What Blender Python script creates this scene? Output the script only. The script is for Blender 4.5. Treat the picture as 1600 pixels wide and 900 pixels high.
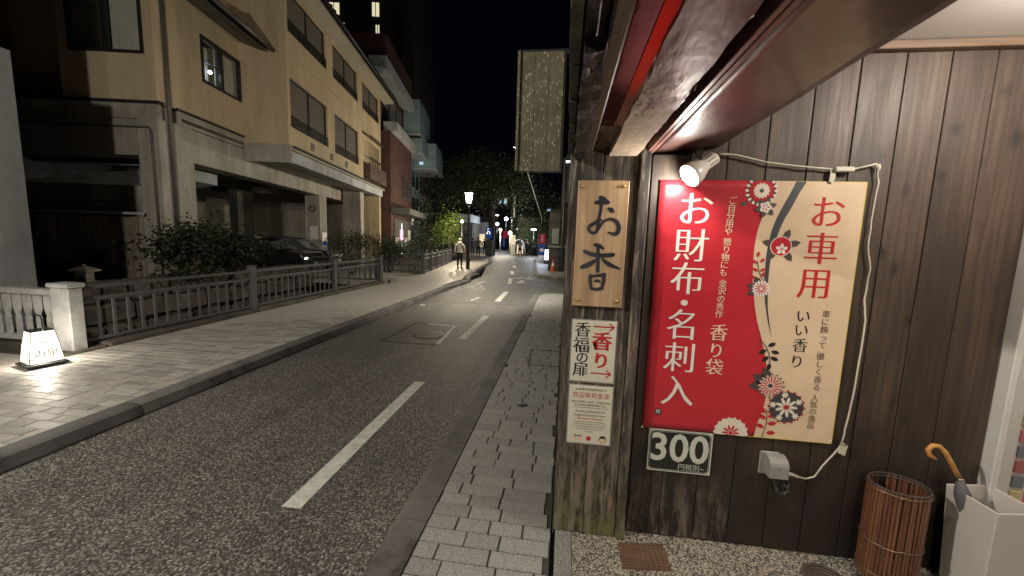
import bpy, bmesh, math, random
from mathutils import Matrix, Vector
PI = math.pi
rnd = random.Random(7)
for _o in list(bpy.data.objects):
    bpy.data.objects.remove(_o)
sc = bpy.context.scene
COL = sc.collection

# ------------------------------------------------------------------ camera
# orientation recovered from the vanishing points of the photograph
FPX = 614.0
EYE = Vector((0, 0, 1.7))
RM = Matrix(((0.9903, 0.0468, -0.1309), (0.1363, -0.1170, 0.9836), (0.0310, -0.9920, -0.1223)))
_vy = Vector((85, -73, 614.)).normalized()
_vd = Vector((-159, 5047, 614.)); _vd = (_vd - _vd.dot(_vy) * _vy).normalized()
_vx = _vd.cross(_vy)
RM = Matrix((_vx, _vy, -_vd))
cam_data = bpy.data.cameras.new('camera'); cam = bpy.data.objects.new('camera', cam_data)
COL.objects.link(cam); sc.camera = cam
cam_data.sensor_width = 36; cam_data.lens = FPX / 1600 * 36
cam_data.clip_start = 0.02; cam_data.clip_end = 600
_c = RM.col
cam.matrix_world = Matrix(((_c[0][0], -_c[1][0], -_c[2][0], EYE.x), (_c[0][1], -_c[1][1], -_c[2][1], EYE.y),
                           (_c[0][2], -_c[1][2], -_c[2][2], EYE.z), (0, 0, 0, 1)))

def _ray(px, py): return RM @ Vector((px - 800, py - 450, FPX))
def on_y(px, py, Y=2.08):
    d = _ray(px, py); return EYE + d * (Y / d.y)
def on_z(px, py, Z=0.0):
    d = _ray(px, py); return EYE + d * ((Z - EYE.z) / d.z)
def on_x(px, py, X):
    d = _ray(px, py); return EYE + d * (X / d.x)

# ------------------------------------------------------------------ world: night sky over a city
world = bpy.data.worlds.new('World'); sc.world = world; world.use_nodes = True
wn = world.node_tree.nodes; wl = world.node_tree.links
bg = wn['Background']
bg.inputs['Color'].default_value = (0.0007, 0.0008, 0.0019, 1); bg.inputs['Strength'].default_value = 1.0
sc.view_settings.view_transform = 'Standard'; sc.view_settings.look = 'None'
sc.view_settings.exposure = 0.0; sc.view_settings.gamma = 1
sc.cycles.use_denoising = True
sc.cycles.max_bounces = 6; sc.cycles.diffuse_bounces = 3; sc.cycles.glossy_bounces = 3
sc.cycles.transparent_max_bounces = 12
sc.cycles.sample_clamp_indirect = 4; sc.cycles.caustics_reflective = False; sc.cycles.caustics_refractive = False

# power of the seen and assumed lamps and of one added fill lamp (each is placed by its own lamp builder)
P_ASSUMED_STREET, P_STREET_FAR, P_ASSUMED_SHOP, P_ASSUMED_FLOOD, P_CLIP, P_ADDED_FILL = 770, 680, 50, 1150, 9, 320

# ------------------------------------------------------------------ helpers
MATS = {}
def nodes_of(name):
    m = bpy.data.materials.new(name); m.use_nodes = True
    nt = m.node_tree; b = nt.nodes['Principled BSDF']
    MATS[name] = m
    return m, nt, b
def N(nt, t, **k):
    n = nt.nodes.new(t)
    for a, v in k.items():
        if a in ('operation', 'blend_type', 'feature', 'noise_dimensions', 'data_type', 'wave_type', 'bands_direction', 'interpolation', 'distance'):
            setattr(n, a, v)
        else: n.inputs[a].default_value = v
    return n
def ramp(nt, fac, stops, interp='LINEAR'):
    r = nt.nodes.new('ShaderNodeValToRGB'); r.color_ramp.interpolation = interp
    el = r.color_ramp.elements
    while len(el) < len(stops): el.new(0.5)
    for e, (p, c) in zip(el, stops):
        e.position = p; e.color = (*c, 1) if len(c) == 3 else c
    nt.links.new(fac, r.inputs[0]); return r.outputs[0]
def mixc(nt, fac, a, b, bt='MIX'):
    m = nt.nodes.new('ShaderNodeMix'); m.data_type = 'RGBA'; m.blend_type = bt
    for s, v in ((0, fac), (6, a), (7, b)):
        if isinstance(v, (int, float)): m.inputs[s].default_value = v
        elif isinstance(v, tuple): m.inputs[s].default_value = (*v, 1)
        else: nt.links.new(v, m.inputs[s])
    return m.outputs[2]
def coords(nt, scale=(1, 1, 1), jitter=False):
    tc = nt.nodes.new('ShaderNodeTexCoord'); mp = nt.nodes.new('ShaderNodeMapping')
    mp.inputs['Scale'].default_value = scale
    src = tc.outputs['Object']
    if jitter:
        oi = nt.nodes.new('ShaderNodeObjectInfo')
        mm = N(nt, 'ShaderNodeMath', operation='MULTIPLY'); nt.links.new(oi.outputs['Random'], mm.inputs[0]); mm.inputs[1].default_value = 37.0
        cx = nt.nodes.new('ShaderNodeCombineXYZ')
        for i in range(3): nt.links.new(mm.outputs[0], cx.inputs[i])
        va = N(nt, 'ShaderNodeVectorMath', operation='ADD')
        nt.links.new(src, va.inputs[0]); nt.links.new(cx.outputs[0], va.inputs[1]); src = va.outputs[0]
    nt.links.new(src, mp.inputs['Vector'])
    return mp.outputs[0], tc.outputs['Object']
def noise(nt, vec, scale, detail=4, rough=0.55, dist=0.0):
    n = N(nt, 'ShaderNodeTexNoise', Scale=scale, Detail=detail, Roughness=rough, Distortion=dist)
    nt.links.new(vec, n.inputs['Vector']); return n.outputs[0]
def bump(nt, b, h, strength, dist=0.01):
    n = N(nt, 'ShaderNodeBump', Strength=strength); n.inputs['Distance'].default_value = dist
    nt.links.new(h, n.inputs['Height']); nt.links.new(n.outputs[0], b.inputs['Normal'])
def pbr(name, c1, c2=None, rough=0.6, scale=3.0, bstr=0.15, bscale=60, metal=0, stretch=(1, 1, 1), tint=0.0, dirt=None, dirt_scale=1.3, coat=0, rain=0):
    m, nt, b = nodes_of(name)
    v, raw = coords(nt, stretch, jitter=tint > 0)
    c2 = c2 or tuple(x * 0.75 for x in c1)
    f = noise(nt, v, scale, 7, 0.62)
    col = ramp(nt, f, [(0.3, c2), (0.7, c1)])
    if dirt:
        g = noise(nt, v, dirt_scale, 8, 0.7)
        gf = ramp(nt, g, [(0.45, (0, 0, 0)), (0.68, (1, 1, 1))])
        col = mixc(nt, gf, col, dirt)
    if rain:
        vr, _ = coords(nt, (2.0, 2.0, .35)); col = mixc(nt, rain, col, ramp(nt, noise(nt, vr, 1.3, 9, .72, .6), [(.34, (.58, .56, .53)), (.58, (1, 1, 1))]), 'MULTIPLY')
        vr2, _ = coords(nt, (1, 1, .8)); col = mixc(nt, rain, col, ramp(nt, noise(nt, vr2, .55, 5, .6), [(.35, (.72, .70, .68)), (.6, (1.05, 1.05, 1.05))]), 'MULTIPLY')
    if tint > 0:
        oi = nt.nodes.new('ShaderNodeObjectInfo')
        tf = ramp(nt, oi.outputs['Random'], [(0, (1 - tint,) * 3), (0.5, (1 + tint * .2, 1, 1 - tint * .1)), (1, (1 + tint * .7,) * 3)])
        col = mixc(nt, 1.0, col, tf, 'MULTIPLY')
    nt.links.new(col, b.inputs['Base Color'])
    b.inputs['Metallic'].default_value = metal
    rr = ramp(nt, f, [(0.2, (min(1, rough * 1.2),) * 3), (0.8, (rough * 0.8,) * 3)])
    nt.links.new(rr, b.inputs['Roughness'])
    if coat: b.inputs['Coat Weight'].default_value = coat; b.inputs['Coat Roughness'].default_value = .15
    if bstr: bump(nt, b, noise(nt, v, bscale, 5, 0.6), bstr)
    return m
def wood(name, dark, mid, light, rough=0.55, scale=1.0, knots=True, wear=None, moss=None, bstr=0.35, axis='z', streak=0.5, blotch=0, weather=None, foot_dark=None, con=.22):
    """grain along one axis, darker growth rings and knots, optional weathering and darkening towards the foot of the board"""
    m, nt, b = nodes_of(name)
    st = {'z': (1, 1, .07), 'y': (1, .07, 1), 'x': (.07, 1, 1)}[axis]
    v, raw = coords(nt, tuple(s * scale for s in st), jitter=True)
    g1 = noise(nt, v, 26, 8, 0.65, 0.6)
    g2 = noise(nt, v, 5, 4, 0.6, 1.2)
    wv = N(nt, 'ShaderNodeTexWave', Scale=9, Distortion=9, Detail=3); wv.inputs['Detail Scale'].default_value = 1.2
    nt.links.new(v, wv.inputs['Vector'])
    c = ramp(nt, g1, [(0.5 - con, dark), (0.5, mid), (0.5 + con, light)])
    c = mixc(nt, streak, c, ramp(nt, g2, [(0.35, tuple(x * .35 for x in dark)), (0.65, tuple(min(1, x * 1.25) for x in light))]))
    if blotch:
        vb, _ = coords(nt, (2.2, 2.2, .55), jitter=True)
        c = mixc(nt, blotch, c, ramp(nt, noise(nt, vb, 2.4, 7, .68, .5), [(.34, (.22, .20, .19)), (.5, (.7, .68, .66)), (.66, (1.35, 1.35, 1.35))]), 'MULTIPLY')
        oi = nt.nodes.new('ShaderNodeObjectInfo')
        c = mixc(nt, 1.0, c, ramp(nt, oi.outputs['Random'], [(0, (.84, .83, .82)), (1, (1.12, 1.10, 1.08))]), 'MULTIPLY')
    c = mixc(nt, ramp(nt, wv.outputs[0], [(0.55, (0, 0, 0)), (0.95, (.45, .45, .45))]), c, dark)
    h = g1
    if knots:
        v2, _ = coords(nt, tuple(s * 1.0 for s in {'z': (7.5, 7.5, 4.6), 'y': (5, 2, 5), 'x': (2, 5, 5)}[axis]), jitter=True)
        nz = N(nt, 'ShaderNodeTexNoise', Scale=3.0, Detail=3)
        nt.links.new(v2, nz.inputs['Vector'])
        va = N(nt, 'ShaderNodeVectorMath', operation='MULTIPLY_ADD'); va.inputs[1].default_value = (.3, .3, .3)
        nt.links.new(nz.outputs[1], va.inputs[0]); nt.links.new(v2, va.inputs[2])
        vo = N(nt, 'ShaderNodeTexVoronoi', Scale=1.0); nt.links.new(va.outputs[0], vo.inputs['Vector'])
        k = ramp(nt, vo.outputs['Distance'], [(0.07, (1, 1, 1)), (0.11, (.6, .6, .6)), (0.24, (0, 0, 0))])
        hs = nt.nodes.new('ShaderNodeSeparateColor'); nt.links.new(vo.outputs['Color'], hs.inputs[0])
        gt = N(nt, 'ShaderNodeMath', operation='GREATER_THAN'); gt.inputs[1].default_value = .42; nt.links.new(hs.outputs[0], gt.inputs[0])
        kk = N(nt, 'ShaderNodeMath', operation='MULTIPLY'); nt.links.new(k, kk.inputs[0]); nt.links.new(gt.outputs[0], kk.inputs[1])
        c = mixc(nt, kk.outputs[0], c, tuple(x * .35 for x in dark))
    if weather:
        vw, _ = coords(nt, (13, 13, 1.5), jitter=True); wn_ = noise(nt, vw, 2.2, 9, .74, .3)
        c = mixc(nt, ramp(nt, wn_, [(.40, (.92,) * 3), (.52, (0, 0, 0))]), c, weather[0]); c = mixc(nt, ramp(nt, wn_, [(.53, (0, 0, 0)), (.66, (.8,) * 3)]), c, weather[1])
    if foot_dark:   # ragged black mask, stronger towards the foot of the boards
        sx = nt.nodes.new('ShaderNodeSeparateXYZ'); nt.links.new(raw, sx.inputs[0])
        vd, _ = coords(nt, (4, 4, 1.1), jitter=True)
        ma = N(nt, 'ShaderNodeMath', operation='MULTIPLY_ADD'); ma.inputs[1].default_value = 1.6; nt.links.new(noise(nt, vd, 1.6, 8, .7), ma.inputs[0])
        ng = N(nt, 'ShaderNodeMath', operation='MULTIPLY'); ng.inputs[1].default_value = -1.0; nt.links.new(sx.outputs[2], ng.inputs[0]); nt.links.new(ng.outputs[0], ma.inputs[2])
        c = mixc(nt, ramp(nt, ma.outputs[0], [(.0, (0, 0, 0)), (.55, (.9, .9, .9))]), c, foot_dark)
    if wear:
        # bare, washed-out wood near the ground; the mask is ragged along the grain
        sx = nt.nodes.new('ShaderNodeSeparateXYZ'); nt.links.new(raw, sx.inputs[0])
        wz = N(nt, 'ShaderNodeMapRange'); wz.inputs['From Min'].default_value = wear[1]; wz.inputs['From Max'].default_value = wear[2]
        wz.inputs['To Min'].default_value = 1; wz.inputs['To Max'].default_value = 0
        nt.links.new(sx.outputs[2], wz.inputs['Value'])
        v3, _ = coords(nt, (9, 9, 1.6), jitter=True)
        wm = N(nt, 'ShaderNodeMath', operation='MULTIPLY'); nt.links.new(wz.outputs[0], wm.inputs[0])
        nt.links.new(ramp(nt, noise(nt, v3, 2.2, 7, 0.7), [(0.46, (0, 0, 0)), (0.6, (1, 1, 1))]), wm.inputs[1])
        c = mixc(nt, wm.outputs[0], c, wear[0])
    if moss:
        sx = nt.nodes.new('ShaderNodeSeparateXYZ'); nt.links.new(raw, sx.inputs[0])
        wz = N(nt, 'ShaderNodeMapRange'); wz.inputs['From Min'].default_value = moss[1]; wz.inputs['From Max'].default_value = moss[2]
        wz.inputs['To Min'].default_value = 1; wz.inputs['To Max'].default_value = 0
        nt.links.new(sx.outputs[2], wz.inputs['Value'])
        v4, _ = coords(nt, (6, 6, 4))
        wm = N(nt, 'ShaderNodeMath', operation='MULTIPLY'); nt.links.new(wz.outputs[0], wm.inputs[0])
        nt.links.new(ramp(nt, noise(nt, v4, 2.5, 8, 0.75), [(0.42, (0, 0, 0)), (0.62, (1, 1, 1))]), wm.inputs[1])
        c = mixc(nt, wm.outputs[0], c, moss[0])
    nt.links.new(c, b.inputs['Base Color'])
    nt.links.new(ramp(nt, g1, [(0.2, (min(1, rough * 1.25),) * 3), (0.8, (rough * .8,) * 3)]), b.inputs['Roughness'])
    bump(nt, b, h, bstr, 0.004)
    return m
def speckle(name, cols, scale, rough=0.6, bstr=0.5, stops=None, vary=0.35, dist=0.006, patch=None, tracks=False):
    """exposed-aggregate surface: small stones of different greys set in a dark binder"""
    m, nt, b = nodes_of(name)
    v, raw = coords(nt)
    nz = N(nt, 'ShaderNodeTexNoise', Scale=scale * .9, Detail=2); nt.links.new(v, nz.inputs['Vector'])
    va = N(nt, 'ShaderNodeVectorMath', operation='MULTIPLY_ADD'); va.inputs[1].default_value = (.9 / scale,) * 3
    nt.links.new(nz.outputs[1], va.inputs[0]); nt.links.new(v, va.inputs[2])
    vo = N(nt, 'ShaderNodeTexVoronoi', Scale=scale); nt.links.new(va.outputs[0], vo.inputs['Vector'])
    hs = nt.nodes.new('ShaderNodeSeparateColor'); nt.links.new(vo.outputs['Color'], hs.inputs[0])
    st = stops or [i / max(1, len(cols) - 1) for i in range(len(cols))]
    c = ramp(nt, hs.outputs[0], list(zip(st, cols)), 'LINEAR')
    edge = ramp(nt, vo.outputs['Distance'], [(0.35, (0, 0, 0)), (0.75, (1, 1, 1))])
    c = mixc(nt, edge, c, tuple(x * .45 for x in cols[0]))
    big = noise(nt, v, 1.1, 6, 0.65)
    c = mixc(nt, vary, c, ramp(nt, big, [(0.3, (.45, .45, .45)), (0.7, (1.35, 1.35, 1.3))]), 'MULTIPLY')
    if tracks:   # tyre-polished bands, old oil drips and darker damp patches
        vt, _ = coords(nt, (1, .05, 1)); c = mixc(nt, .6, c, ramp(nt, noise(nt, vt, 2.6, 3, .5), [(.36, (.68, .68, .68)), (.6, (1.12, 1.12, 1.12))]), 'MULTIPLY')
        c = mixc(nt, .8, c, ramp(nt, noise(nt, v, 3.4, 8, .75), [(.29, (.35, .34, .33)), (.40, (1, 1, 1))]), 'MULTIPLY')
    if patch: c = mixc(nt, ramp(nt, noise(nt, v, 2.3, 7, .7), [(.5, (0, 0, 0)), (.72, (.8, .8, .8))]), c, patch)
    nt.links.new(c, b.inputs['Base Color']); b.inputs['Roughness'].default_value = rough
    inv = N(nt, 'ShaderNodeMath', operation='SUBTRACT'); inv.inputs[0].default_value = 1; nt.links.new(vo.outputs['Distance'], inv.inputs[1])
    bump(nt, b, inv.outputs[0], bstr, dist)
    return m
def flat(name, c, rough=0.5, metal=0, coat=0):
    m, nt, b = nodes_of(name)
    b.inputs['Base Color'].default_value = (*c, 1); b.inputs['Roughness'].default_value = rough; b.inputs['Metallic'].default_value = metal
    if coat: b.inputs['Coat Weight'].default_value = coat
    v, raw = coords(nt)
    f = noise(nt, v, 8, 4)
    nt.links.new(ramp(nt, f, [(0.3, tuple(x * .9 for x in c)), (0.7, c)]), b.inputs['Base Color'])
    return m
def glow(name, c, s, see_through=False):
    m, nt, b = nodes_of(name)
    nt.nodes.remove(b); out = nt.nodes['Material Output']
    e = N(nt, 'ShaderNodeEmission', Strength=s); e.inputs['Color'].default_value = (*c, 1)
    if see_through:
        t = nt.nodes.new('ShaderNodeBsdfTransparent'); a = nt.nodes.new('ShaderNodeAddShader')
        nt.links.new(e.outputs[0], a.inputs[0]); nt.links.new(t.outputs[0], a.inputs[1]); nt.links.new(a.outputs[0], out.inputs[0])
    else: nt.links.new(e.outputs[0], out.inputs[0])
    return m
def glass(name, tint=(.8, .85, .9), refl=0.35):
    m, nt, b = nodes_of(name)
    nt.nodes.remove(b); out = nt.nodes['Material Output']
    g = N(nt, 'ShaderNodeBsdfGlossy', Roughness=0.03); g.inputs[0].default_value = (*tint, 1)
    lw = nt.nodes.new('ShaderNodeLayerWeight'); lw.inputs[0].default_value = .5
    pw = N(nt, 'ShaderNodeMath', operation='POWER'); pw.inputs[1].default_value = 3.0; nt.links.new(lw.outputs['Facing'], pw.inputs[0])
    t = nt.nodes.new('ShaderNodeBsdfTransparent'); t.inputs[0].default_value = (*[x ** .2 for x in tint], 1)
    ad = N(nt, 'ShaderNodeMath', operation='MULTIPLY_ADD'); ad.inputs[1].default_value = .8; ad.inputs[2].default_value = .04 + refl * .12
    nt.links.new(pw.outputs[0], ad.inputs[0])
    x = nt.nodes.new('ShaderNodeMixShader'); nt.links.new(ad.outputs[0], x.inputs[0])
    nt.links.new(t.outputs[0], x.inputs[1]); nt.links.new(g.outputs[0], x.inputs[2]); nt.links.new(x.outputs[0], out.inputs[0])
    return m

WM = {}   # world matrices of the Empties, so parts can be drawn in world coordinates
class MB:
    def __init__(s): s.v = []; s.f = []; s.mi = []; s.sm = []
    def add(s, vs, fs, mi=0, smooth=False):
        n = len(s.v); s.v += [tuple(p) for p in vs]
        for f in fs: s.f.append(tuple(i + n for i in f)); s.mi.append(mi); s.sm.append(smooth)
        return s
    def box(s, x0, x1, y0, y1, z0, z1, b=0, M=None, mi=0):
        x0, x1 = min(x0, x1), max(x0, x1); y0, y1 = min(y0, y1), max(y0, y1); z0, z1 = min(z0, z1), max(z0, z1)
        if b:
            vs = []; C = ((x0 + x1) / 2, (y0 + y1) / 2, (z0 + z1) / 2); H = ((x1 - x0) / 2, (y1 - y0) / 2, (z1 - z0) / 2)
            b = min(b, min(H) * .8); idx = {}
            for sx in (-1, 1):
                for sy in (-1, 1):
                    for sz in (-1, 1):
                        for a in range(3):
                            p = [H[0] - b, H[1] - b, H[2] - b]; p[a] = H[a]
                            idx[(sx, sy, sz, a)] = len(vs)
                            vs.append((C[0] + sx * p[0], C[1] + sy * p[1], C[2] + sz * p[2]))
            fs = []
            S = (-1, 1)
            for a in range(3):
                o = [i for i in range(3) if i != a]
                for sa in S:
                    q = []
                    for (p, r) in ((-1, -1), (1, -1), (1, 1), (-1, 1)):
                        k = [0, 0, 0]; k[a] = sa; k[o[0]] = p; k[o[1]] = r; q.append(idx[(*k, a)])
                    fs.append(q)
                for p in S:
                    for r in S:
                        k0 = [0, 0, 0]; k0[a] = -1; k0[o[0]] = p; k0[o[1]] = r; k1 = list(k0); k1[a] = 1
                        fs.append([idx[(*k0, o[0])], idx[(*k1, o[0])], idx[(*k1, o[1])], idx[(*k0, o[1])]])
            for sx in S:
                for sy in S:
                    for sz in S: fs.append([idx[(sx, sy, sz, a)] for a in range(3)])
        else:
            vs = [(x, y, z) for x in (x0, x1) for y in (y0, y1) for z in (z0, z1)]
            fs = [(0, 1, 3, 2), (4, 6, 7, 5), (0, 4, 5, 1), (2, 3, 7, 6), (0, 2, 6, 4), (1, 5, 7, 3)]
        if M: vs = [M @ Vector(p) for p in vs]
        return s.add(vs, fs, mi)
    def prism(s, pts, d, mi=0, M=None):
        """extrude a closed 3D polygon by vector d"""
        n = len(pts); a = [Vector(p) for p in pts]; d = Vector(d)
        vs = a + [p + d for p in a]
        if M: vs = [M @ p for p in vs]
        fs = [tuple(range(n))[::-1], tuple(range(n, 2 * n))] + [(i, (i + 1) % n, (i + 1) % n + n, i + n) for i in range(n)]
        return s.add(vs, fs, mi)
    def tube(s, pts, r, n=8, mi=0, caps=True):
        P = [Vector(p) for p in pts]; rs = r if isinstance(r, (list, tuple)) else [r] * len(P)
        vs = []; fs = []; up = None
        for i, p in enumerate(P):
            t = (P[min(i + 1, len(P) - 1)] - P[max(i - 1, 0)]).normalized()
            if up is None: up = t.orthogonal().normalized()
            up = (up - up.dot(t) * t)
            up = up.normalized() if up.length > 1e-6 else t.orthogonal().normalized()
            w = t.cross(up)
            for k in range(n):
                a = 2 * PI * k / n; vs.append(p + (up * math.cos(a) + w * math.sin(a)) * rs[i])
        for i in range(len(P) - 1):
            for k in range(n): fs.append((i * n + k, i * n + (k + 1) % n, (i + 1) * n + (k + 1) % n, (i + 1) * n + k))
        s.add(vs, fs, mi, True)
        if caps:
            m = len(s.v) - len(vs)
            s.f.append(tuple(m + k for k in range(n))[::-1]); s.mi.append(mi); s.sm.append(False)
            s.f.append(tuple(m + (len(P) - 1) * n + k for k in range(n))); s.mi.append(mi); s.sm.append(False)
        return s
    def lathe(s, prof, M=None, n=20, mi=0, smooth=True, sx=1, sy=1):
        vs = []; fs = []
        for r, z in prof:
            for k in range(n):
                a = 2 * PI * k / n; vs.append(Vector((r * math.cos(a) * sx, r * math.sin(a) * sy, z)))
        if M: vs = [M @ p for p in vs]
        for i in range(len(prof) - 1):
            for k in range(n): fs.append((i * n + k, i * n + (k + 1) % n, (i + 1) * n + (k + 1) % n, (i + 1) * n + k))
        return s.add(vs, fs, mi, smooth)
    def ball(s, c, r, n=12, mi=0, sc3=(1, 1, 1)):
        M = Matrix.Translation(Vector(c)) @ Matrix.Diagonal((*sc3, 1))
        return s.lathe([(max(1e-4, r * math.sin(PI * i / (n // 2))), -r * math.cos(PI * i / (n // 2))) for i in range(n // 2 + 1)], M, n, mi)
    def build(s, name, mats, parent=None, local=False, recalc=True):
        vs = s.v
        if parent is not None and not local:
            inv = WM[parent.name].inverted(); vs = [inv @ Vector(p) for p in vs]
        me = bpy.data.meshes.new(name); me.from_pydata([tuple(p) for p in vs], [], s.f)
        for m in (mats if isinstance(mats, (list, tuple)) else [mats]): me.materials.append(MATS[m] if isinstance(m, str) else m)
        me.polygons.foreach_set('material_index', s.mi); me.polygons.foreach_set('use_smooth', s.sm)
        if recalc:
            bm = bmesh.new(); bm.from_mesh(me); bmesh.ops.recalc_face_normals(bm, faces=bm.faces); bm.to_mesh(me); bm.free()
        me.update()
        o = place(name, me, parent); WM[o.name] = WM[parent.name] if parent is not None else Matrix.Identity(4)
        return o
def place(name, me, parent=None, loc=None, rz=None):
    o = bpy.data.objects.new(name, me); COL.objects.link(o)
    if parent is not None: o.parent = parent
    if loc is not None: o.location = loc
    if rz: o.rotation_euler = (0, 0, rz)
    return o
def tag(o, label=None, cat=None, group=None, kind=None):
    if label: o['label'] = label
    if cat: o['category'] = cat
    if group: o['group'] = group
    if kind: o['kind'] = kind
    return o
def thing(name, label, cat, loc=(0, 0, 0), rz=0, group=None):
    o = bpy.data.objects.new(name, None); COL.objects.link(o); o.empty_display_size = .2
    o.location = loc; o.rotation_euler = (0, 0, rz)
    WM[o.name] = Matrix.Translation(Vector(loc)) @ Matrix.Rotation(rz, 4, 'Z')
    return tag(o, label, cat, group)
def copy_thing(root, loc, rz=0, label=None, scale=None):
    r = root.copy(); COL.objects.link(r); r.location = loc; r.rotation_euler = (0, 0, rz)
    if scale: r.scale = scale
    if label: r['label'] = label
    for ch in list(root.children):
        c = ch.copy(); COL.objects.link(c); c.parent = r
        for g in list(ch.children):
            d = g.copy(); COL.objects.link(d); d.parent = c
    return r
def structure(o): o['kind'] = 'structure'; return o
def lamp_light(name, kind, loc, power, color=(1, .93, .82), size=.08, target=None, angle=120, blend=.6):
    l = bpy.data.lights.new(name, kind); l.energy = power; l.color = color
    if kind in ('POINT', 'SPOT'): l.shadow_soft_size = size
    if kind == 'AREA': l.shape = 'RECTANGLE'; l.size, l.size_y = size
    o = bpy.data.objects.new(name, l); COL.objects.link(o); o.location = loc
    if kind == 'SPOT': l.spot_size = math.radians(angle); l.spot_blend = blend
    if target is not None: o.rotation_euler = (Vector(target) - Vector(loc)).to_track_quat('-Z', 'Y').to_euler()
    return o

# ---- lettering: glyph outlines of the built-in font, thin horizontals and thick verticals as in a brush-derived print face
_GL = {}
def glyph(ch, weight=0.0):
    k = (ch, weight)
    if k not in _GL:
        c = bpy.data.curves.new('glyph', 'FONT'); c.body = ch; c.resolution_u = 3; c.offset = weight; c.align_x = 'CENTER'
        o = bpy.data.objects.new('glyph', c); COL.objects.link(o)
        dg = bpy.context.evaluated_depsgraph_get(); me = bpy.data.meshes.new_from_object(o.evaluated_get(dg))
        _GL[k] = ([tuple(v.co[:2]) for v in me.vertices], [tuple(p.vertices) for p in me.polygons])
        bpy.data.objects.remove(o); bpy.data.curves.remove(c); bpy.data.meshes.remove(me)
    return _GL[k]
def put_text(mb, ch, cx, cz, size, y, weight=0.0, fat=0.0, sx=1.0, mi=0, cjk=True):
    """one glyph (or one centred line) on a wall facing the street, centred at x=cx, z=cz"""
    vs, fs = glyph(ch, weight)
    copies = [0.0] if not fat else [-fat, -fat / 3, fat / 3, fat]
    off = 0.36
    for i, s in enumerate(copies):
        mb.add([(cx + (x * sx + s) * size, y - i * 0.00012, cz + (z - off) * size) for x, z in vs], fs, mi)
def stroke(mb, pts, y, mi=0, n=5):
    """brush stroke: pts = (x, z, width) on a wall, smoothed, with rounded ends"""
    P = []
    for i in range(len(pts) - 1):
        p0 = pts[max(0, i - 1)]; p1 = pts[i]; p2 = pts[i + 1]; p3 = pts[min(len(pts) - 1, i + 2)]
        for k in range(n):
            t = k / n
            P.append([.5 * ((2 * b) + (-a + c) * t + (2 * a - 5 * b + 4 * c - d) * t * t + (-a + 3 * b - 3 * c + d) * t ** 3) for a, b, c, d in zip(p0, p1, p2, p3)])
    P.append(list(pts[-1]))
    L = []; Rr = []
    for i, (x, z, w) in enumerate(P):
        a = P[max(0, i - 1)]; b = P[min(len(P) - 1, i + 1)]
        dx, dz = b[0] - a[0], b[1] - a[1]; l = math.hypot(dx, dz) or 1e-6
        L.append((x - dz / l * w / 2, y, z + dx / l * w / 2)); Rr.append((x + dz / l * w / 2, y, z - dx / l * w / 2))
    vs = L + Rr; m = len(L)
    mb.add(vs, [(i, i + 1, m + i + 1, m + i) for i in range(m - 1)], mi)
    for q, dy in ((P[0], .00005), (P[-1], .0001)):
        r = q[2] / 2; mb.add([(q[0] + r * math.cos(a * PI / 5), y - dy, q[1] + r * math.sin(a * PI / 5)) for a in range(10)], [tuple(range(10))], mi)
# ------------------------------------------------------------------ materials
speckle('asphalt', [(.072, .069, .064), (.135, .128, .117), (.21, .20, .182), (.40, .385, .35)], 76, .62, .4, [0, .36, .66, 1], .3, tracks=True)
speckle('pebble_floor', [(.09, .09, .088), (.22, .205, .18), (.48, .43, .34), (.66, .61, .49)], 112, .5, .35, [0, .22, .42, 1], .3, .003)
speckle('asphalt_patch', [(.06, .056, .05), (.10, .095, .085), (.17, .16, .145), (.36, .34, .30)], 80, .6, .4, [0, .4, .7, 1], .35)
speckle('granite_paver', [(.36, .355, .345), (.42, .415, .40), (.50, .49, .475)], 190, .62, .05, None, .12, .002)
speckle('granite_edge', [(.22, .21, .2), (.36, .35, .33), (.5, .48, .46)], 260, .6, .1, None, .2, .002)
def tinted_stone(name, base):
    m = MATS[base].copy(); m.name = name; MATS[name] = m; nt = m.node_tree
    b = nt.nodes['Principled BSDF']; l = b.inputs['Base Color'].links[0].from_socket
    oi = nt.nodes.new('ShaderNodeObjectInfo')
    tf = ramp(nt, oi.outputs['Random'], [(0, (.84, .83, .83)), (.35, (.96, .96, .96)), (.7, (1.03, 1.02, 1.0)), (1, (1.1, 1.09, 1.06))])
    nt.links.new(mixc(nt, 1.0, l, tf, 'MULTIPLY'), b.inputs['Base Color'])
tinted_stone('paver', 'granite_paver')
pbr('paver_left', (.44, .43, .40), (.34, .33, .305), .5, 7, .15, 120, tint=.27)
pbr('joint_sand', (.07, .067, .06), (.04, .038, .035), .95, 20, .4, 90)
pbr('kerb_stone', (.20, .195, .19), (.13, .127, .12), .75, 5, .35, 80, tint=.18, dirt=(.04, .038, .034), dirt_scale=2.5)
pbr('road_paint', (.74, .73, .68), (.62, .61, .56), .65, 9, .3, 70, dirt=(.45, .44, .40), dirt_scale=14)
pbr('soil', (.03, .026, .02), (.012, .011, .01), .95, 6, .5, 30)
pbr('rock', (.12, .105, .085), (.035, .032, .028), .9, 3, .8, 14, tint=.25)
pbr('water_bed', (.012, .014, .014), (.006, .007, .007), .25, 3, .2, 12)
pbr('cream_wall', (.58, .47, .315), (.52, .42, .275), .85, 1.2, .12, 90, dirt=(.47, .37, .22), dirt_scale=.7, stretch=(1, 1, .35), rain=.4)
pbr('cream_trim', (.42, .38, .30), (.36, .32, .25), .8, 2, .1, 60)
pbr('concrete', (.47, .45, .40), (.37, .35, .30), .85, 1.4, .25, 40, dirt=(.27, .25, .215), dirt_scale=1.1, stretch=(1, 1, .4), rain=.6)
pbr('concrete_dark', (.13, .12, .10), (.075, .07, .06), .9, 1.5, .25, 30, dirt=(.04, .036, .03))
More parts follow.
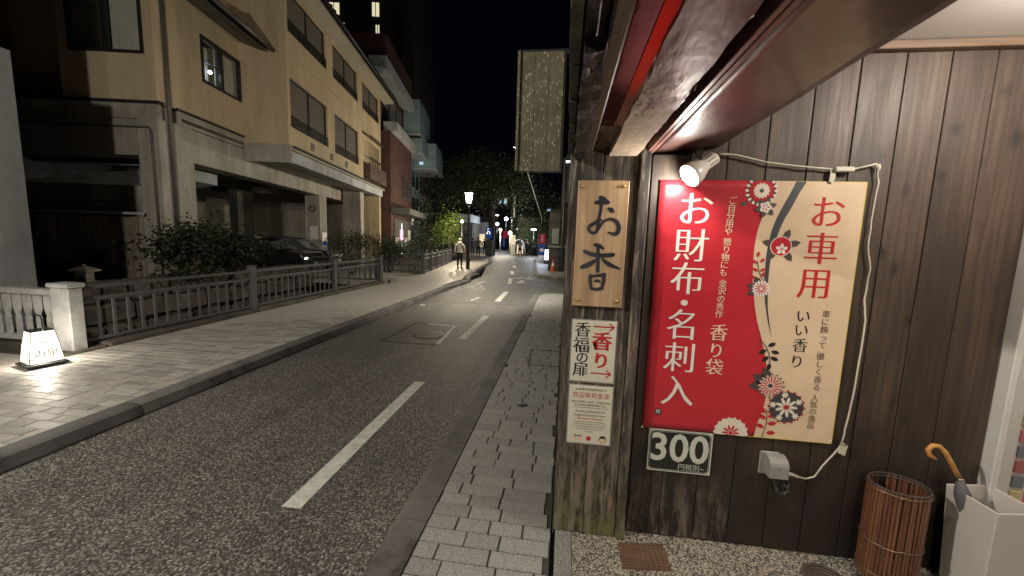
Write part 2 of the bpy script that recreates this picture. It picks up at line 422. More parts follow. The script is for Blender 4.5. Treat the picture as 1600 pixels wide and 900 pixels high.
pbr('pale_concrete', (.46, .48, .50), (.38, .40, .42), .85, 1.5, .15, 50, dirt=(.24, .25, .25), dirt_scale=.9)
pbr('grey_plaster', (.26, .27, .275), (.21, .22, .225), .85, 1.1, .2, 60, dirt=(.16, .165, .17), dirt_scale=.8, rain=.5)
pbr('blue_grey_wall', (.22, .30, .33), (.17, .24, .27), .8, 1.5, .1, 50)
pbr('brick_wall_red', (.115, .05, .038), (.075, .032, .026), .9, 2, .3, 60, dirt=(.055, .03, .025), dirt_scale=.8)
pbr('dark_tower', (.05, .034, .024), (.035, .024, .018), .9, 1, .05, 30)
pbr('far_wall', (.11, .105, .095), (.07, .066, .06), .9, 1, .05, 30)
pbr('dark_metal', (.018, .018, .02), (.010, .010, .012), .45, 8, .1, 60)
pbr('lamp_metal', (.02, .022, .026), (.012, .013, .016), .4, 8, .15, 90, metal=.3)
pbr('fence_paint', (.115, .115, .118), (.07, .07, .074), .55, 6, .15, 80, dirt=(.08, .085, .09), dirt_scale=3)
pbr('balustrade_paint', (.42, .42, .41), (.34, .34, .33), .65, 5, .15, 60, dirt=(.2, .2, .19), dirt_scale=3)
pbr('roof_tile', (.025, .024, .024), (.014, .014, .014), .4, 5, .2, 40)
pbr('blind', (.17, .145, .12), (.07, .06, .05), .8, 22, .3, 80, stretch=(.25, .25, 2.2))
pbr('curtain', (.80, .77, .60), (.58, .56, .42), .9, 6, .3, 20, stretch=(3, 3, .3))
pbr('steel_pipe', (.10, .09, .08), (.06, .055, .05), .5, 4, .1, 60)
pbr('white_pipe', (.5, .5, .48), (.38, .38, .36), .6, 4, .1, 60)
pbr('car_paint', (.012, .013, .016), (.009, .01, .012), .18, 3, .0, 30, coat=.8)
pbr('car_paint_silver', (.16, .16, .17), (.13, .13, .14), .25, 3, 0, 30, metal=.6, coat=.8)
pbr('rubber', (.015, .015, .015), None, .8, 10, .2, 60)
pbr('bark', (.09, .075, .055), (.035, .03, .022), .95, 5, .8, 24, stretch=(1, 1, .3))
def leafmat(name, a, b_, sc_=2.2):
    m, nt, b = nodes_of(name)
    v, raw = coords(nt); f = noise(nt, v, sc_, 5, .7); g = noise(nt, v, sc_ * 14, 2)
    c = mixc(nt, .5, ramp(nt, f, [(.3, b_), (.7, a)]), ramp(nt, g, [(.3, tuple(x * .6 for x in b_)), (.7, tuple(x * 1.2 for x in a))]))
    nt.links.new(c, b.inputs['Base Color']); b.inputs['Roughness'].default_value = .55
    b.inputs['Transmission Weight'].default_value = 0
    t = nt.nodes.new('ShaderNodeBsdfTranslucent'); nt.links.new(c, t.inputs[0])
    x = nt.nodes.new('ShaderNodeMixShader'); x.inputs[0].default_value = .3
    nt.links.new(b.outputs[0], x.inputs[1]); nt.links.new(t.outputs[0], x.inputs[2])
    nt.links.new(x.outputs[0], nt.nodes['Material Output'].inputs[0])
leafmat('leaf_dark', (.035, .05, .018), (.015, .024, .009))
leafmat('leaf_olive', (.065, .075, .026), (.028, .036, .013))
leafmat('leaf_bright', (.20, .27, .05), (.10, .15, .03))
leafmat('leaf_ivy', (.07, .12, .03), (.03, .055, .015))
# shop front
wood('board_dark', (.022, .016, .012), (.056, .037, .025), (.098, .070, .049), .55, 1.0, True, con=.32, wear=((.19, .155, .125), -.05, .45), bstr=.4, blotch=.55, streak=.3, foot_dark=(.016, .012, .010))
wood('board_plain', (.022, .016, .012), (.056, .037, .025), (.098, .070, .049), .55, 1.0, True, con=.32, bstr=.4, blotch=.55, streak=.3, foot_dark=(.018, .013, .011))
wood('post_board', (.014, .011, .009), (.07, .055, .044), (.22, .18, .145), .65, 1.3, True, streak=.3, blotch=.6, weather=((.010, .009, .008), (.33, .275, .225)), wear=((.23, .19, .15), -.1, 1.2), moss=((.13, .145, .035), -.05, .42), bstr=.7)
wood('sign_wood', (.30, .19, .10), (.44, .30, .175), (.53, .38, .235), .5, .8, False, bstr=.15, streak=.3)
wood('old_fence_wood', (.12, .10, .08), (.24, .20, .16), (.38, .33, .27), .85, 1, True)
wood('beam_brown', (.028, .018, .012), (.075, .05, .032), (.16, .11, .07), .45, 1, False, axis='y')
wood('bamboo_slat', (.07, .026, .013), (.15, .060, .030), (.24, .11, .055), .36, 1.5, False, bstr=.2, streak=.3)
wood('cane', (.42, .19, .045), (.55, .27, .075), (.65, .36, .12), .3, 1, False, bstr=.1)
wood('trim_wood', (.09, .055, .035), (.15, .10, .065), (.22, .15, .1), .5, 1, False, axis='x')
pbr('ceiling_white', (.62, .58, .55), (.56, .52, .49), .8, 2, .05, 40)
pbr('frame_white', (.62, .61, .58), (.54, .53, .50), .45, 5, .05, 60)
pbr('stand_white', (.60, .57, .53), (.54, .51, .47), .32, 3, .04, 20, coat=.3)
pbr('maroon_paint', (.075, .032, .030), (.035, .016, .017), .38, 2.2, .35, 16, stretch=(1, .35, 1), dirt=(.11, .055, .045), dirt_scale=1.6, coat=.35)
pbr('lip_paint', (.20, .075, .075), (.12, .045, .045), .4, 6, .2, 40, stretch=(1, .3, 1), dirt=(.26, .15, .12), dirt_scale=5)
pbr('red_plastic', (.66, .012, .02), (.30, .01, .014), .18, 14, .5, 30, stretch=(1, .35, 1), coat=.8, dirt=(.10, .02, .02), dirt_scale=7)
pbr('olive_edge', (.12, .11, .07), (.05, .045, .03), .8, 9, .4, 60)
pbr('black_and_shade', (.012, .010, .009), (.006, .005, .005), .5, 6, .5, 30)  # near black of dark boards, also painted shade in gaps and grooves
def peeled():
    m, nt, b = nodes_of('peeled_board')
    v, raw = coords(nt, (7, 3.2, 7))
    f = noise(nt, v, 1.4, 9, .7, .4); g = noise(nt, v, 9, 5, .6)
    sx = nt.nodes.new('ShaderNodeSeparateXYZ'); nt.links.new(raw, sx.inputs[0])
    mr = N(nt, 'ShaderNodeMapRange'); mr.inputs['From Min'].default_value = -.05; mr.inputs['From Max'].default_value = .45
    nt.links.new(sx.outputs[1], mr.inputs['Value'])
    ad = N(nt, 'ShaderNodeMath', operation='MULTIPLY_ADD'); ad.inputs[1].default_value = .34; nt.links.new(mr.outputs[0], ad.inputs[0]); nt.links.new(f, ad.inputs[2])
    mask = ramp(nt, ad.outputs[0], [(.69, (0, 0, 0)), (.715, (1, 1, 1))])
    paint = ramp(nt, g, [(.3, (.06, .022, .021)), (.6, (.115, .045, .042)), (.8, (.17, .075, .068))])
    bare = ramp(nt, g, [(.3, (.42, .33, .24)), (.7, (.58, .48, .37))])
    c = mixc(nt, mask, paint, bare); nt.links.new(c, b.inputs['Base Color'])
    nt.links.new(ramp(nt, ad.outputs[0], [(.69, (.46, .46, .46)), (.715, (.75, .75, .75))]), b.inputs['Roughness'])
    bump(nt, b, f, .10, .008)
peeled()
def corrugated():
    m, nt, b = nodes_of('corrugated_plastic')
    v, raw = coords(nt, (9, 1.2, 9)); f = noise(nt, v, 1, 7, .65)
    c = ramp(nt, f, [(.3, (.10, .02, .022)), (.5, (.46, .24, .23)), (.7, (.62, .45, .43))]); nt.links.new(c, b.inputs['Base Color']); b.inputs['Roughness'].default_value = .25
def translucent(name, fac, tcol):
    m = MATS[name]; nt = m.node_tree; b = nt.nodes['Principled BSDF']
    t = nt.nodes.new('ShaderNodeBsdfTranslucent'); t.inputs[0].default_value = (*tcol, 1)
    x = nt.nodes.new('ShaderNodeMixShader'); x.inputs[0].default_value = fac
    nt.links.new(b.outputs[0], x.inputs[1]); nt.links.new(t.outputs[0], x.inputs[2]); nt.links.new(x.outputs[0], nt.nodes['Material Output'].inputs[0])
corrugated()
translucent('corrugated_plastic', .35, (.6, .22, .22)); translucent('red_plastic', .5, (.9, .02, .03))
def flecked():
    m, nt, b = nodes_of('flecked_board')
    v, raw = coords(nt, (1, 1, .45)); g = noise(nt, v, 7, 7, .65)
    base = ramp(nt, g, [(.3, (.085, .075, .045)), (.7, (.175, .16, .105))])
    vo = N(nt, 'ShaderNodeTexVoronoi', Scale=62); nt.links.new(v, vo.inputs['Vector'])
    hs = nt.nodes.new('ShaderNodeSeparateColor'); nt.links.new(vo.outputs['Color'], hs.inputs[0])
    th = N(nt, 'ShaderNodeMath', operation='MULTIPLY'); nt.links.new(hs.outputs[0], th.inputs[0]); th.inputs[1].default_value = .42
    lt = N(nt, 'ShaderNodeMath', operation='LESS_THAN'); nt.links.new(vo.outputs['Distance'], lt.inputs[0]); nt.links.new(th.outputs[0], lt.inputs[1])
    c = mixc(nt, lt.outputs[0], base, (.36, .34, .25)); nt.links.new(c, b.inputs['Base Color']); b.inputs['Roughness'].default_value = .8
    v5, _ = coords(nt, (30, 30, .5)); bump(nt, b, noise(nt, v5, 3, 3), .4)
flecked()
# prints
flat('ink_red', (.50, .026, .040), .30); flat('print_cream', (.72, .56, .385), .34); flat('print_white', (.82, .78, .72), .34)
flat('ink_black', (.018, .018, .022), .4); flat('print_charcoal', (.05, .058, .065), .4); flat('sign_paper', (.66, .64, .52), .35)
for _n in ('ink_red', 'print_cream'):   # vinyl never hangs quite flat
    _nt = MATS[_n].node_tree; _v, _ = coords(_nt, (1, 1, .45)); bump(_nt, _nt.nodes['Principled BSDF'], noise(_nt, _v, 5, 2, .4, .8), .35, .03)
flat('ink_text_red', (.50, .02, .03), .4); flat('petal_white', (.80, .72, .60), .4); flat('leaf_print', (.075, .06, .055), .4)
flat('edge_yellow', (.62, .52, .05), .4); flat('brush_ink', (.022, .022, .032), .45); flat('pale_text', (.86, .66, .48), .35)
flat('skin_print', (.78, .55, .38), .4); flat('brown_print', (.12, .09, .06), .4); flat('green_print', (.13, .16, .06), .4)
flat('number_black', (.016, .02, .018), .35); flat('number_white', (.6, .62, .55), .35)
pbr('brass', (.55, .38, .14), (.35, .24, .09), .35, 20, .1, 60, metal=.8)
pbr('box_grey', (.30, .30, .28), (.22, .22, .21), .45, 9, .1, 60)
pbr('cord_white', (.62, .60, .50), (.5, .48, .4), .5, 20, 0, 60)
pbr('cable_black', (.06, .06, .06), (.03, .03, .03), .6, 20, 0, 60)
pbr('rust_grate', (.17, .085, .045), (.09, .05, .03), .65, 14, .3, 90)
pbr('iron_cover', (.11, .09, .065), (.06, .05, .04), .6, 14, .3, 90)
pbr('wire', (.35, .28, .2), (.2, .15, .1), .4, 10, 0, 60, metal=.8)
pbr('enamel', (.72, .70, .64), (.65, .63, .57), .3, 10, 0, 60)
pbr('chrome', (.5, .48, .45), (.35, .33, .3), .25, 20, .1, 60, metal=1)
pbr('clear_film', (.45, .45, .45), (.3, .3, .3), .15, 14, .5, 40)
pbr('cone_orange', (.55, .09, .03), (.45, .07, .02), .5, 8, 0, 30)
# people
flat('skin', (.45, .30, .22), .6); flat('coat_cream', (.74, .70, .60), .85); flat('cloth_black', (.015, .015, .018), .9); flat('cloth_grey', (.10, .10, .11), .9)
flat('hair_blond', (.62, .52, .33), .7); flat('hair_black', (.012, .01, .01), .6); flat('bag_tan', (.32, .24, .14), .7); flat('cloth_white', (.5, .5, .5), .9)
# lights
glow('lamp_glass', (1, .88, .66), 22, True); glow('bulb', (1, .93, .82), 30); glow('paper_lit', (1, .90, .74), 1.0, True); glow('added_glow', (1, .9, .85), 7); glow('assumed_downlight', (1, .9, .78), 12)
glow('window_lit', (1, .92, .62), .75); glow('cool_lamp', (.86, .93, 1), 14); glow('warm_lamp', (1, .78, .52), 12); glow('far_white', (.9, .96, 1), 1.6)
glow('blue_lit', (.10, .26, .8), .16); glow('blue_window', (.5, .85, 1), .8); glow('green_signal', (.1, 1, .55), 3.5); glow('red_lit', (1, .06, .12), .18)
glow('added_window_glow', (.75, .88, 1), 10); glow('white_lit', (.72, .86, 1), 4.0); glow('shop_glow', (1, .80, .52), .9); glow('strip_lit', (.95, .9, .6), .45); glow('pink_lit', (1, .35, .5), 2.0)
glass('window_glass', (.75, .8, .9), .5); glass('clear_glass', (.95, .97, 1), .2)
# ------------------------------------------------------------------ the ground, road, pavements
structure(MB().box(-90, 90, -30, 200, -1.4, -1.2).build('ground', 'soil'))
structure(tag(MB().box(-9.2, -6.32, 3.9, 42, -1.19, -1.0).build('canal_water', 'water_bed')))
road = thing('road', None, None); road['kind'] = 'structure'
MB().box(-3.74, 80, -25, 17.5, -.3, 0).build('asphalt', 'asphalt', road)
MB().prism([(-3.74, 17.5, -.3), (80, 17.5, -.3), (80, 190, -.3), (-46, 190, -.3), (-46, 60, -.3), (-7.6, 40, -.3)], (0, 0, .3)).build('asphalt', 'asphalt', road)
def sheet(pts, z, name, mat, parent):
    return MB().prism([(x, y, z) for x, y in pts], (0, 0, .004)).build(name, mat, parent)
def para(x0, y0, x1, y1, w): return [(x0 - w / 2, y0), (x0 + w / 2, y0), (x1 + w / 2, y1), (x1 - w / 2, y1)]
for a in ((-1.62, 2.06, -1.63, 4.28, .125), (-1.66, 6.32, -1.68, 8.42, .14), (-1.80, 10.5, -1.86, 12.6, .16), (-2.10, 14.9, -2.36, 17.1, .17),
          (-2.55, 19.1, -2.85, 21.1, .18), (-3.0, 23.6, -3.35, 25.6, .2), (-3.6, 28.4, -4.1, 30.6, .22)):
    sheet(para(*a), .0005, 'lane_dash', 'road_paint', road)
# white bent line beside the manhole and its patch
sheet([(-2.62, 7.32), (-2.02, 7.30), (-2.02, 7.22), (-2.62, 7.25)], .0005, 'paint_line', 'road_paint', road)
sheet([(-2.09, 7.22), (-2.02, 7.22), (-1.93, 5.93), (-2.0, 5.93)], .0005, 'paint_line', 'road_paint', road)
MB().lathe([(.27, -.02), (.27, .004), (.23, .0045), (.0001, .003)], Matrix.Translation((-2.3, 6.45, 0)), 28).build('manhole_cover', 'iron_cover', road)
c_ = MB()
for (x0, y0, x1, y1) in ((-2.86, 5.86, -2.0, 5.90), (-2.9, 5.86, -2.86, 7.36), (-2.9, 7.34, -2.6, 7.38)): c_.box(x0, x1, y0, y1, -.01, .0015)
c_.build('patch_joint', 'joint_sand', road)
# patched crossing strip
MB().box(-3.7, -.95, 10.05, 12.9, -.02, .003).build('repaved_strip', 'asphalt_patch', road).hide_render = False
sheet([(-2.55, 10.35), (-2.47, 10.35), (-2.40, 11.1), (-2.48, 11.1)], .004, 'paint_line', 'road_paint', road)
def arrow(x, y, L, w, flip=1, z=.0045):
    m = MB(); h = .45 * L
    pts = [(x - w * .16, y), (x + w * .16, y), (x + w * .16, y + flip * (L - h)), (x + w / 2, y + flip * (L - h)), (x, y + flip * L), (x - w / 2, y + flip * (L - h)), (x - w * .16, y + flip * (L - h))]
    m.prism([(a, b, z) for a, b in pts], (0, 0, .003)); return m.build('lane_arrow', 'road_paint', road)
def bike(x, y, w, L, z=.0045):
    m = MB()
    def ring(cx, cy, rx, ry, t=.05):
        n = 16; vs = []
        for k in range(n):
            a = 2 * PI * k / n; vs += [(cx + rx * math.cos(a), cy + ry * math.sin(a), z), (cx + (rx - t) * math.cos(a), cy + (ry - t * 2) * math.sin(a), z)]
        m.add(vs, [(2 * k, 2 * k + 1, (2 * k + 3) % (2 * n), (2 * k + 2) % (2 * n)) for k in range(n)])
    ring(x - w * .3, y + L * .25, w * .2, L * .25); ring(x + w * .3, y + L * .25, w * .2, L * .25)
    def seg(a, b, t=.035):
        m.prism([(a[0] - t, a[1], z), (a[0] + t, a[1], z), (b[0] + t, b[1], z), (b[0] - t, b[1], z)], (0, 0, .003))
    P = lambda u, v: (x + w * u, y + L * v)
    seg(P(-.3, .25), P(-.12, .7)); seg(P(-.12, .7), P(.2, .72)); seg(P(-.3, .25), P(0, .3)); seg(P(0, .3), P(-.15, .85)); seg(P(0, .3), P(.22, .75)); seg(P(.3, .25), P(.18, .95))
    m.prism([(*P(-.25, .85), z), (*P(-.05, .85), z), (*P(-.05, .93), z), (*P(-.25, .93), z)], (0, 0, .003)); m.prism([(*P(.1, .92), z), (*P(.3, .92), z), (*P(.3, 1), z), (*P(.1, 1), z)], (0, 0, .003))
    return m.build('bicycle_marking', 'road_paint', road)
bike(-3.15, 12.95 - .2, .95, 1.3, .0045); arrow(-3.2, 14.0, 1.5, .42); bike(-1.82, 16.9, .95, 1.1, .0015); arrow(-1.75, 16.5, -1.3, .5, 1, .0015)
c_ = MB()
for (x0, y0, x1, y1) in ((-1.25, 13.2, -.35, 13.22), (-1.25, 14.2, -.35, 14.22), (-1.25, 13.2, -1.23, 14.2), (-.37, 13.2, -.35, 14.2)): c_.box(x0, x1, y0, y1, -.01, .0016)
c_.build('cover_joint', 'joint_sand', road)
MB().box(-1.55, -.75, 19.2, 19.6, -.01, .003).build('drain_cover', 'iron_cover', road)
MB().box(-2.9, -1.0, 19.9, 20.6, -.01, .002).build('repaved_strip', 'kerb_stone', road)
m_ = MB(); m_.prism([(-3.52, 9.22, .001), (-3.42, 9.28, .001), (-3.45, 9.40, .001), (-3.55, 9.33, .001)], (0, 0, .012)); tag(m_.build('crumpled_paper', 'petal_white'), 'small white scrap of paper lying on the road by the far kerb', 'litter')

def kerb_run(parent, L, zt, w, stones, mat='kerb_stone', drop=.0):
    """stones laid along a line of (x,y) points, each its own piece; street face slightly battered"""
    acc = 0
    for i in range(len(L) - 1):
        a, b = Vector((*L[i], 0)), Vector((*L[i + 1], 0)); d = (b - a); n = max(1, round(d.length / stones)); d.normalize()
        nrm = Vector((d.y, -d.x, 0))
        for k in range(n):
            p = a + (b - a) * (k / n) + d * .004; q = a + (b - a) * ((k + 1) / n) - d * .004
            j = rnd.uniform(-.003, .003)
            A, B_ = p, q
            prof = [(-w, -.2), (-w, zt + j), (-.03 - .035, zt + j + .0), (-.03, zt - .012 + j), (0, 0.02), (.0, -.2)]
            v0 = [A + nrm * u + Vector((0, 0, z)) for u, z in prof]
            MB().prism(v0, q - p).build('kerb', mat, parent)
# left pavement
lp = thing('left_pavement', None, None); lp['kind'] = 'structure'
MB().box(-6.08, -3.93, -25, 18, -.3, .084).build('bedding', 'joint_sand', lp)
MB().box(-8.0, -6.09, -25, 3.95, -1.1, .091).build('bedding', 'joint_sand', lp)
kerb_run(lp, [(-3.74, -1.0), (-3.74, 12.8)], .115, .2, .98)
kerb_run(lp, [(-3.74, 12.8), (-3.62, 14.9)], .085, .34, 1.0)
kerb_run(lp, [(-3.62, 14.9), (-4.15, 17.2), (-4.55, 20.5), (-5.2, 27.5), (-7.6, 40)], .115, .2, 1.1)
PL = {}
def paver_mesh(L, W, mat, h=.05, b=.0022):
    k = (L, W, mat)
    if k not in PL:
        me_o = MB().box(0, L, 0, W, -h, 0, b).build('paver', mat); PL[k] = me_o.data; bpy.data.objects.remove(me_o)
    return PL[k]
def lay(parent, rows_y0, rows_y1, xa, xb, z, mat, W, lens, limit, gap=.0075, skip=None, sort=True, skew=0.0):
    spots = []
    y = rows_y0
    while y < rows_y1:
        x = xa - rnd.uniform(0, lens[0])
        while x < xb:
            L = rnd.choice(lens)
            x0, x1 = max(x, xa), min(x + L, xb)
            if x1 - x0 > .05 and not (skip and skip((x0 + x1) / 2, y + W / 2)):
                spots.append((x0, y, round(x1 - x0 - gap, 3), W - gap))
            x += L
        y += W
    spots.sort(key=lambda s: (s[0] + s[2] / 2) ** 2 + s[1] ** 2)
    rest = MB(); n = 0
    for s in spots:
        zz = z + rnd.uniform(-.0008, .0008)
        # only those in view get to be pieces
        q = RM.transposed() @ (Vector((s[0] + s[2] / 2, s[1] + s[3] / 2, z)) - EYE)
        vis = q.z > .2 and -820 < q.x / q.z * FPX < 820 and q.y / q.z * FPX < 470
        if vis and n < limit:
            if s[2] + gap in lens:
                place('paver', paver_mesh(round(s[2], 3), round(s[3], 3), mat), parent, (s[0] + gap / 2, s[1] + gap / 2, zz))
            else:
                place('paver', paver_mesh(round(s[2], 2), round(s[3], 3), mat), parent, (s[0] + gap / 2, s[1] + gap / 2, zz))
            n += 1
        elif q.z > -3: rest.box(s[0] + gap / 2, s[0] + gap / 2 + s[2], s[1] + gap / 2, s[1] + gap / 2 + s[3], zz - .03, zz)
    if rest.v: rest.build('pavers', mat, parent, recalc=False)['kind'] = 'stuff'
lay(lp, -.6, 12.6, -6.03, -3.95, .10, 'paver_left', .112, [.2, .3, .3], 298)
lay(lp, 2.4, 3.85, -7.95, -6.03, .10, 'paver_left', .112, [.2, .3, .3], 0)
MB().prism([(-6.03, 12.62, 0), (-4.10, 12.62, 0), (-3.98, 14.9, 0), (-4.38, 17.2, 0), (-4.78, 20.5, 0), (-5.43, 27.5, 0), (-7.85, 40, 0), (-9.9, 40, 0), (-7.3, 24, 0), (-6.15, 16.2, 0), (-9.2, 16.2, 0), (-13, 16.0, 0), (-13, 12.62, 0)], (0, 0, .1)).build('slab', 'paver_left', lp)
# stone lip under the railing
lip = thing('canal_coping', None, None); lip['kind'] = 'structure'
y = 4.38
while y < 12.5:
    l = rnd.uniform(.7, 1.15); MB().box(-6.36, -6.02 + rnd.uniform(-.01, .01), y, min(y + l - .012, 12.5), -1.1, .17 + rnd.uniform(-.01, .008), .02).build('coping_stone', 'rock', lip); y += l
MB().box(-6.36, -6.04, 3.9, 4.37, -1.1, .13, .015).build('coping_stone', 'rock', lip)
y = 16.2; x = -6.15
for k in range(9):
    MB().prism([(x - .3, y, -1.1), (x, y, -1.1), (x - .13, y + .88, -1.1), (x - .43, y + .88, -1.1)], (0, 0, 1.27)).build('coping_stone', 'rock', lip); y += .9; x -= .133

# right pavement
rp = thing('right_pavement', None, None); rp['kind'] = 'structure'
MB().box(-.735, -.010, -5, 11.9, -.3, .0655).build('bedding', 'joint_sand', rp)
kerb_run(rp, [(-.93, 11.6), (-.93, .4)], .075, .21, .78)
kerb_run(rp, [(-.35, 12.45), (-.70, 12.3), (-.93, 11.6)], .06, .21, .4)
MB().prism([(-.74, 11.55, 0), (-.01, 11.55, 0), (-.01, 12.3, 0), (-.35, 12.25, 0), (-.58, 12.1, 0)], (0, 0, .068)).build('corner_stone', 'granite_paver', rp)
def sk(x, y): return False
lay(rp, .9, 11.6, -.716, -.012, .072, 'paver', .107, [.19, .28, .28], 298)
fr = MB()
for (x0, x1, y0, y1) in ((-.42, -.03, 5.0, 5.02), (-.42, -.03, 5.72, 5.74), (-.44, -.42, 5.0, 5.74), (-.03, -.01, 5.0, 5.74)): fr.box(x0, x1, y0, y1, .06, .0755)
fr.build('cover_frame', 'iron_cover', rp)
MB().lathe([(.055, 0), (.055, .077), (.04, .078), (.0001, .078)], Matrix.Translation((-.36, 3.72, 0)), 14, sy=.75).build('valve_cover', 'dark_metal', rp)
# far right pavement after the side street
fp = thing('far_right_pavement', None, None); fp['kind'] = 'structure'
kerb_run(fp, [(-2.70, 33.5), (-1.55, 19.2), (-1.25, 18.3), (-.3, 17.6), (8, 17.5)][::1], .1, .2, 1.1)
MB().prism([(-1.34, 19.2, 0), (-1.1, 18.55, 0), (-.25, 17.82, 0), (30, 17.75, 0), (30, 60, 0), (-4, 60, 0), (-2.5, 33.5, 0)], (0, 0, .1)).build('slab', 'granite_edge', fp)

# ------------------------------------------------------------------ canal bank, planting ground, parking floor
bank = thing('canal_bank', None, None); bank['kind'] = 'structure'
MB().box(-40, -9.0, -3, 12.5, -1.1, .5).build('earth', 'soil', bank)
MB().box(-40, -7.99, -3, 4.9, -1.1, .02).build('earth', 'soil', bank)
MB().box(-60, -9.2, 12.5, 60, -1.1, .08).build('earth', 'concrete_dark', bank)
r2 = random.Random(3)
for row in range(4):
    y = 4.9 + (row % 2) * .2
    while y < 12.4:
        l = r2.uniform(.35, .7); h = .44; z0 = -1.05 + row * .42
        M = Matrix.Translation((-8.95, y + l / 2, z0 + h / 2)) @ Matrix.Rotation(r2.uniform(-.08, .08), 4, 'X') @ Matrix.Rotation(r2.uniform(-.08, .08), 4, 'Z')
        m = MB(); m.box(-.2, .2 + r2.uniform(-.06, .08), -l / 2 + .01, l / 2 - .01, -h / 2, h / 2, .07, M); m.build('bank_stone', 'rock', bank); y += l
wallw = tag(MB().box(-8.3, -8.0, -3, 4.95, -1.0, 4.16, .01).build('boundary_wall', 'grey_plaster'), 'tall plain grey wall end standing beyond the balustrade at the picture left edge', 'wall')

nb = thing('neighbour_building', 'unlit dark building rising behind the plain grey wall at the left picture edge', 'building', (-10, 1, 0))
MB().box(-16, -8.36, -4, 5.02, -1.0, 10, .01).build('walls', 'dark_tower', nb)
# ------------------------------------------------------------------ railings
RAIL_MESH = {}
def railing(name, label, a, b, posts, ht=.93, z0=.1, spacing=.19, group='grey railings along the canal'):
    """metal railing from a to b: posts, three rails and upright bars, each bar a part"""
    A = Vector((*a, 0)); Bv = Vector((*b, 0)); L = (Bv - A).length; ang = math.atan2(Bv.y - A.y, Bv.x - A.x)
    t = thing(name, label, 'railing', (a[0], a[1], z0), ang, group)
    for p in posts:
        MB().box(p - .06, p + .06, -.06, .06, 0, ht, .008).box(p - .07, p + .07, -.07, .07, ht, ht + .02, .006).build('post', 'fence_paint', t, local=True)
    ps = sorted(posts)
    for i in range(len(ps) - 1):
        x0, x1 = ps[i] + .055, ps[i + 1] - .055
        for (z, h, w) in ((ht - .12, .055, .06), (ht - .28, .055, .04), (.06, .055, .04)):
            MB().box(x0, x1, -w / 2, w / 2, z, z + h, .006).build('rail', 'fence_paint', t, local=True)
        n = max(2, round((x1 - x0) / spacing))
        if 'bar' not in RAIL_MESH:
            o = MB().box(-.018, .018, -.009, .009, .105, ht - .28).build('bar', 'fence_paint'); RAIL_MESH['bar'] = o.data; bpy.data.objects.remove(o)
        for k in range(1, n):
            place('baluster', RAIL_MESH['bar'], t, (x0 + (x1 - x0) * k / n, 0, 0))
    return t
railing('canal_railing', 'long grey metal railing nearest along the left pavement, starting at the wide white post', (-6.18, 4.4), (-6.18, 12.6), [2.63, 5.45, 8.15], .88, .13)
t0 = bpy.data.objects['canal_railing']
for (z, h, w) in ((.88 - .12, .045, .05), (.88 - .28, .05, .03), (.06, .045, .03)):
    MB().box(-.34, 2.575, -w / 2, w / 2, z, z + h, .006).build('rail', 'fence_paint', t0, local=True)
for k in range(0, 14): place('baluster', RAIL_MESH['bar'], t0, (2.575 * k / 14, 0, 0))
railing('canal_railing', 'dark grey railing set back behind the nearest one, running to the parking entrance', (-11.6, 12.75), (-6.3, 12.75), [0.02, 1.8, 3.5, 5.2], .88, .1)
railing('canal_railing', 'short grey railing facing us across the gap before the woman', (-7.95, 16.5), (-6.1, 16.35), [.05, 1.8], .9, .1, .12)
railing('canal_railing', 'pale blue grey railing curving away behind the woman in the cream coat', (-6.1, 16.4), (-7.35, 24.6), [.02, 1.7, 3.3, 4.9, 6.5, 8.2], .9, .1, .16)
railing('canal_railing', 'low dark railing in the shade under the trees beyond the gap', (-13.5, 20.5), (-7.2, 20.0), [.05, 2.1, 4.2, 6.2], .9, .08, .2)
# white end post and balustrade
ep = thing('end_post', 'wide pale square stone post where balustrade and railing meet, behind the paper lantern', 'post', (-6.2, 4.2, .1))
MB().box(-6.36, -6.09, 4.03, 4.19, .1, .93, .012).build('shaft', 'balustrade_paint', ep)
MB().box(-6.385, -6.07, 4.01, 4.215, .93, .985, .012).build('cap', 'balustrade_paint', ep)
bal = thing('balustrade', 'pale painted balustrade with vase shaped flat uprights behind the paper lantern', 'balustrade', (-7.2, 4.2, .1))
MB().box(-7.98, -6.37, 4.14, 4.26, .80, .88, .012).build('top_rail', 'balustrade_paint', bal)
MB().box(-7.98, -6.37, 4.15, 4.25, .18, .25, .01).build('bottom_rail', 'balustrade_paint', bal)
MB().box(-7.98, -6.37, 4.1, 4.3, .02, .15, .012).build('base', 'rock', bal)
vase = [(.045, 0), (.05, .02), (.052, .10), (.05, .17), (.04, .22), (.02, .27), (.018, .29), (.030, .31), (.031, .55)]
for k in range(10):
    x = -6.50 - k * .165; m = MB()
    pl = [(x + w, 4.185, .80 - z) for w, z in vase] + [(x - w, 4.185, .80 - z) for w, z in reversed(vase)]
    m.prism(pl, (0, .03, 0)).build('baluster', 'balustrade_paint', bal)

